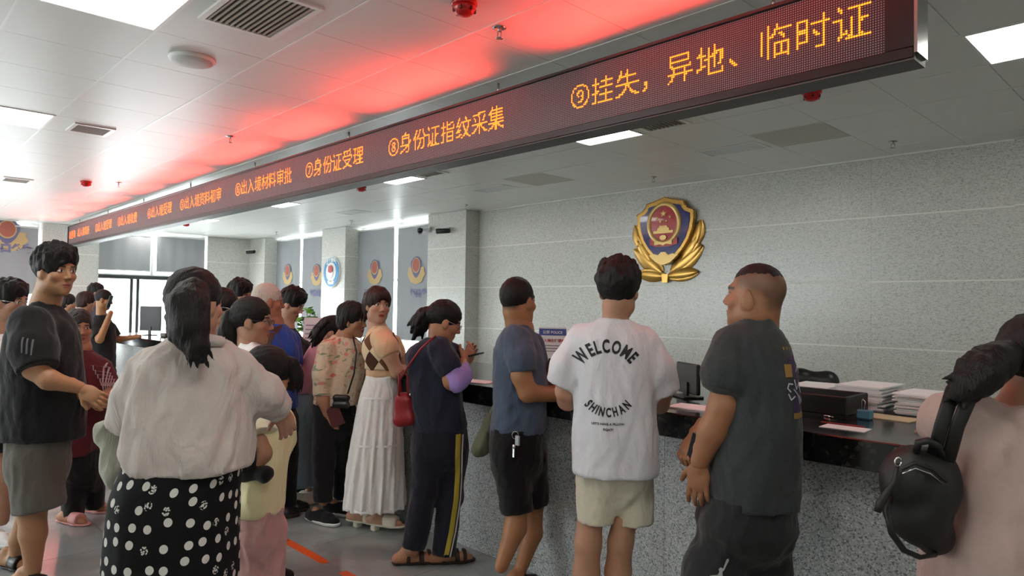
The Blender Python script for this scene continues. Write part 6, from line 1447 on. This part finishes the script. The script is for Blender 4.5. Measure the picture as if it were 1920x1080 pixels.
# office chairs behind the counter
def chair(lab, x, y, rz, top):
    e = tag(empty('office_chair', (x, y, 0), rz), lab, 'chair', 'black office chairs behind the counter')
    g = Sdf(); g.cone((-.17, -.24, .62), (-.17, -.27, top-.07), .06, .065, .05).cone((.17, -.24, .62), (.17, -.27, top-.07), .06, .065, .05).cone((0, -.24, .6), (0, -.27, top-.06), .065, .07, .05).cone((-.17, -.27, top-.06), (.17, -.27, top-.06), .055, .055, .04)
    V, Q = g.mesh(.012); np_mesh('backrest', V, Q, M_BLKL, e)
    for z in (top-.2, top-.36): MB().tube([(-.2, -.325, z), (.2, -.325, z)], .004, 6).build('seam', plain('black_seam', '#050505', .6), e)
    g = Sdf().cone((-.2, .15, .47), (.2, .15, .47), .055, .055, .04).cone((-.2, -.15, .47), (.2, -.15, .47), .055, .055, .04).ell((0, 0, .47), (.26, .25, .06), .04); V, Q = g.mesh(.014); np_mesh('seat', V, Q, M_BLKL, e)
    for s in (-1, 1): MB().tube([(s*.27, -.2, .5), (s*.29, -.18, .66), (s*.29, .14, .68), (s*.27, .16, .5)], .022, 8).build('armrest', M_BLKP, e)
    MB().tube([(0, 0, .1), (0, 0, .44)], .03, 10).build('column', M_STEEL, e)
    for i in range(5):
        a = i*2*math.pi/5; l = MB().tube([(0, 0, .11), (.3*math.cos(a), .3*math.sin(a), .075)], [.03, .02], 8).build('leg', M_BLKP, e)
        MB().tube([(.3*math.cos(a)-.012*math.sin(a), .3*math.sin(a)+.012*math.cos(a), .03), (.3*math.cos(a)+.012*math.sin(a), .3*math.sin(a)-.012*math.cos(a), .03)], .03, 12).build('caster', M_BLKP, l)
chair('black office chair behind the counter right of the woman in navy', -4.72, 4.35, 3.3, 1.13); chair('black office chair behind the counter between argyle vest and navy T-shirt', -5.85, 4.25, 3.0, 1.16)
chair('black office chair behind the counter right of the heavy man', -1.95, 4.36, 3.4, 1.10); chair('black office chair behind the far end of the counter', -9.1, 4.1, 3.1, 1.14)
# plant, brochure board and file box on the far counter
q = on(572, 652); pl = tag(empty('potted_plant', (q[0], q[1], CT)), 'leafy green potted plant on the counter', 'plant')
MB().lathe([(.05, 0), (.065, .01), (.075, .1), (.08, .115), (.07, .115), (.068, .1), (.01, .095)], n=20).build('pot', M_WHITE, pl)
LEAFM = plain('green_leaf', '#5f9a35', .45); lm = None
lv = []; lf = []
for i in range(7):
    t = i/6; w = .032*math.sin(math.pi*(t*.93+.05))**.8
    lv += [(-w, t*.075, .012*math.sin(t*3)), (0, t*.075, .004+.012*math.sin(t*3)-.006), (w, t*.075, .012*math.sin(t*3))]
lf = [(3*i+k, 3*i+k+1, 3*i+k+4, 3*i+k+3) for i in range(6) for k in (0, 1)]
lf += [tuple(reversed(x)) for x in []]
lme = bpy.data.meshes.new('leaf'); lme.from_pydata(lv, [], lf); lme.materials.append(LEAFM); lme.polygons.foreach_set('use_smooth', [True]*len(lme.polygons))
for k in range(46):
    a = rnd.uniform(0, 6.28); hgt = rnd.uniform(.08, .33); rr_ = rnd.uniform(.02, .12)
    if k < 10: MB().tube([(0, 0, .1), (rr_*.5*math.cos(a), rr_*.5*math.sin(a), .1+hgt*.6), (rr_*math.cos(a), rr_*math.sin(a), .1+hgt)], .003, 5).build('stem', plain('green_stem', '#5c7a3a', .5), pl)
    o = shared('leaf', lme, pl, (rr_*math.cos(a), rr_*math.sin(a), .09+hgt), (rnd.uniform(-.9, .5), rnd.uniform(-.5, .5), a-1.57)); o.scale = (rnd.uniform(.8, 1.35),)*3
q = on(592, 668); bo = tag(empty('brochure_board', (q[0], q[1], CT), .9), 'slanted white information board beside the plant', 'sign')
vs = [(-.13, .0, .0), (.13, 0, .0), (.13, .12, .34), (-.13, .12, .34), (-.13, .012, .0), (.13, .012, .0), (.13, .132, .34), (-.13, .132, .34)]
pydata('board', vs, [(0, 1, 2, 3), (7, 6, 5, 4), (0, 4, 5, 1), (1, 5, 6, 2), (2, 6, 7, 3), (3, 7, 4, 0)], PAPG, bo)
for k in range(7): t = .12+.11*k; pydata('text_line', [(x, .12*tt-.002, .34*tt) for x, tt in ((-.11, t), (.11-.03*(k % 3), t), (.11-.03*(k % 3), t+.035), (-.11, t+.035))], [(0, 1, 2, 3)], plain('violet_grey_print', '#8c8ca8', .8), bo)
MB().box((-.1, .09, 0), (.1, .11, .25)).build('back_stay', M_WHITE, bo)
fb = tag(empty('file_stack', (-6.35, 3.62, CT)), 'pile of files with a brown folder on top behind the pink top', 'papers')
for i, (h0, mt) in enumerate(((.05, PAPR), (.05, PAPG), (.04, PAPR), (.05, PAPG), (.035, plain('brown_folder', '#6b4a36', .7)), (.03, plain('yellow_folder', '#c3b268', .7)))):
    o = MB().box((-.15, -.11, 0), (.15, .11, h0*.94)).build('file', mt, fb, (rnd.uniform(-.02, .02), rnd.uniform(-.02, .02), .001+sum((.05, .05, .04, .05, .035, .03)[:i]))); o.rotation_euler[2] = rnd.uniform(-.1, .1)
# far end of the counter: screen and card reader
monitor('white-backed screen at the far end of the counter', (-10.35, 3.05, CT), .75, .30, .34, .06)
rd = tag(empty('card_reader', (-9.75, 3.1, CT)), 'small dark card reader at the far end of the counter', 'device'); MB().box((-.1, -.08, 0), (.1, .08, .05), .01).build('base', plain('brown_plastic', '#3a2320', .4), rd); MB().box((-.08, -.02, .05), (.08, .02, .14), .01).build('head', plain('brown_plastic', '#3a2320', .4), rd); MB().box((-.07, -.024, .06), (.07, -.02, .12)).build('display', PAPR, rd)
# cameras on the stone columns
def cctv(lab, x, y, z, rz, drop=0.0):
    e = tag(empty('bullet_camera', (x, y, z), rz), lab, 'camera', 'surveillance cameras')
    MB().box((-.05, -.015, -.04), (.05, 0, .04), .005).build('wall_plate', M_WHITE, e); MB().tube([(0, -.01, 0), (0, -.10, .0), (.02, -.14, -.01)], .014, 8).build('arm', M_WHITE, e)
    MB().tube([(.10, -.15, -.025), (-.10, -.17, -.035)], .042, 14).build('housing', M_BLKP, e); MB().tube([(.115, -.148, -.024), (.10, -.15, -.025)], .034, 14).build('lens', plain('dark_lens', '#08080a', .08), e)
    MB().box((-.11, -.215, .0), (.11, -.11, .012), .004).build('sun_shield', M_WHITE, e)
cctv('black surveillance camera on the stone column left of the long wall', -8.42, 6.68, 2.66, .5); cctv('surveillance camera low on the column edge near the blind', -8.85, 6.68, 2.70, -.7); cctv('distant surveillance camera at the far corner column', -15.3, 6.68, 2.66, .3)
# orange floor tape with printed marks
TAP = plain('orange_tape', '#d0561c', .5)
for lab, x0, x1 in (('orange tape strip with black marks on the floor behind the skirt', -5.1, -3.65), ('orange tape strip on the floor at the bottom edge of the photo', -3.47, -1.9)):
    e = tag(empty('floor_tape', ((x0+x1)/2, 2.05, .001)), lab, 'tape', 'orange floor tape'); w = x1-x0
    MB().prism([(-w/2, -.028), (w/2-.03, -.028), (w/2, -.015), (w/2, .015), (w/2-.03, .028), (-w/2, .028)], lambda x, y, k: (x, y, .0015*k)).build('strip', TAP, e)
    v, f = text_mesh('请在一米线外等候', .045, .0012)
    for k in range(int(w/.5)): pydata('printed_words', [(-w/2+.3+.5*k+x*.9, -.015+y, .0022) for x, y, _ in v], f, plain('brown_print', '#6e2f10', .7), e)
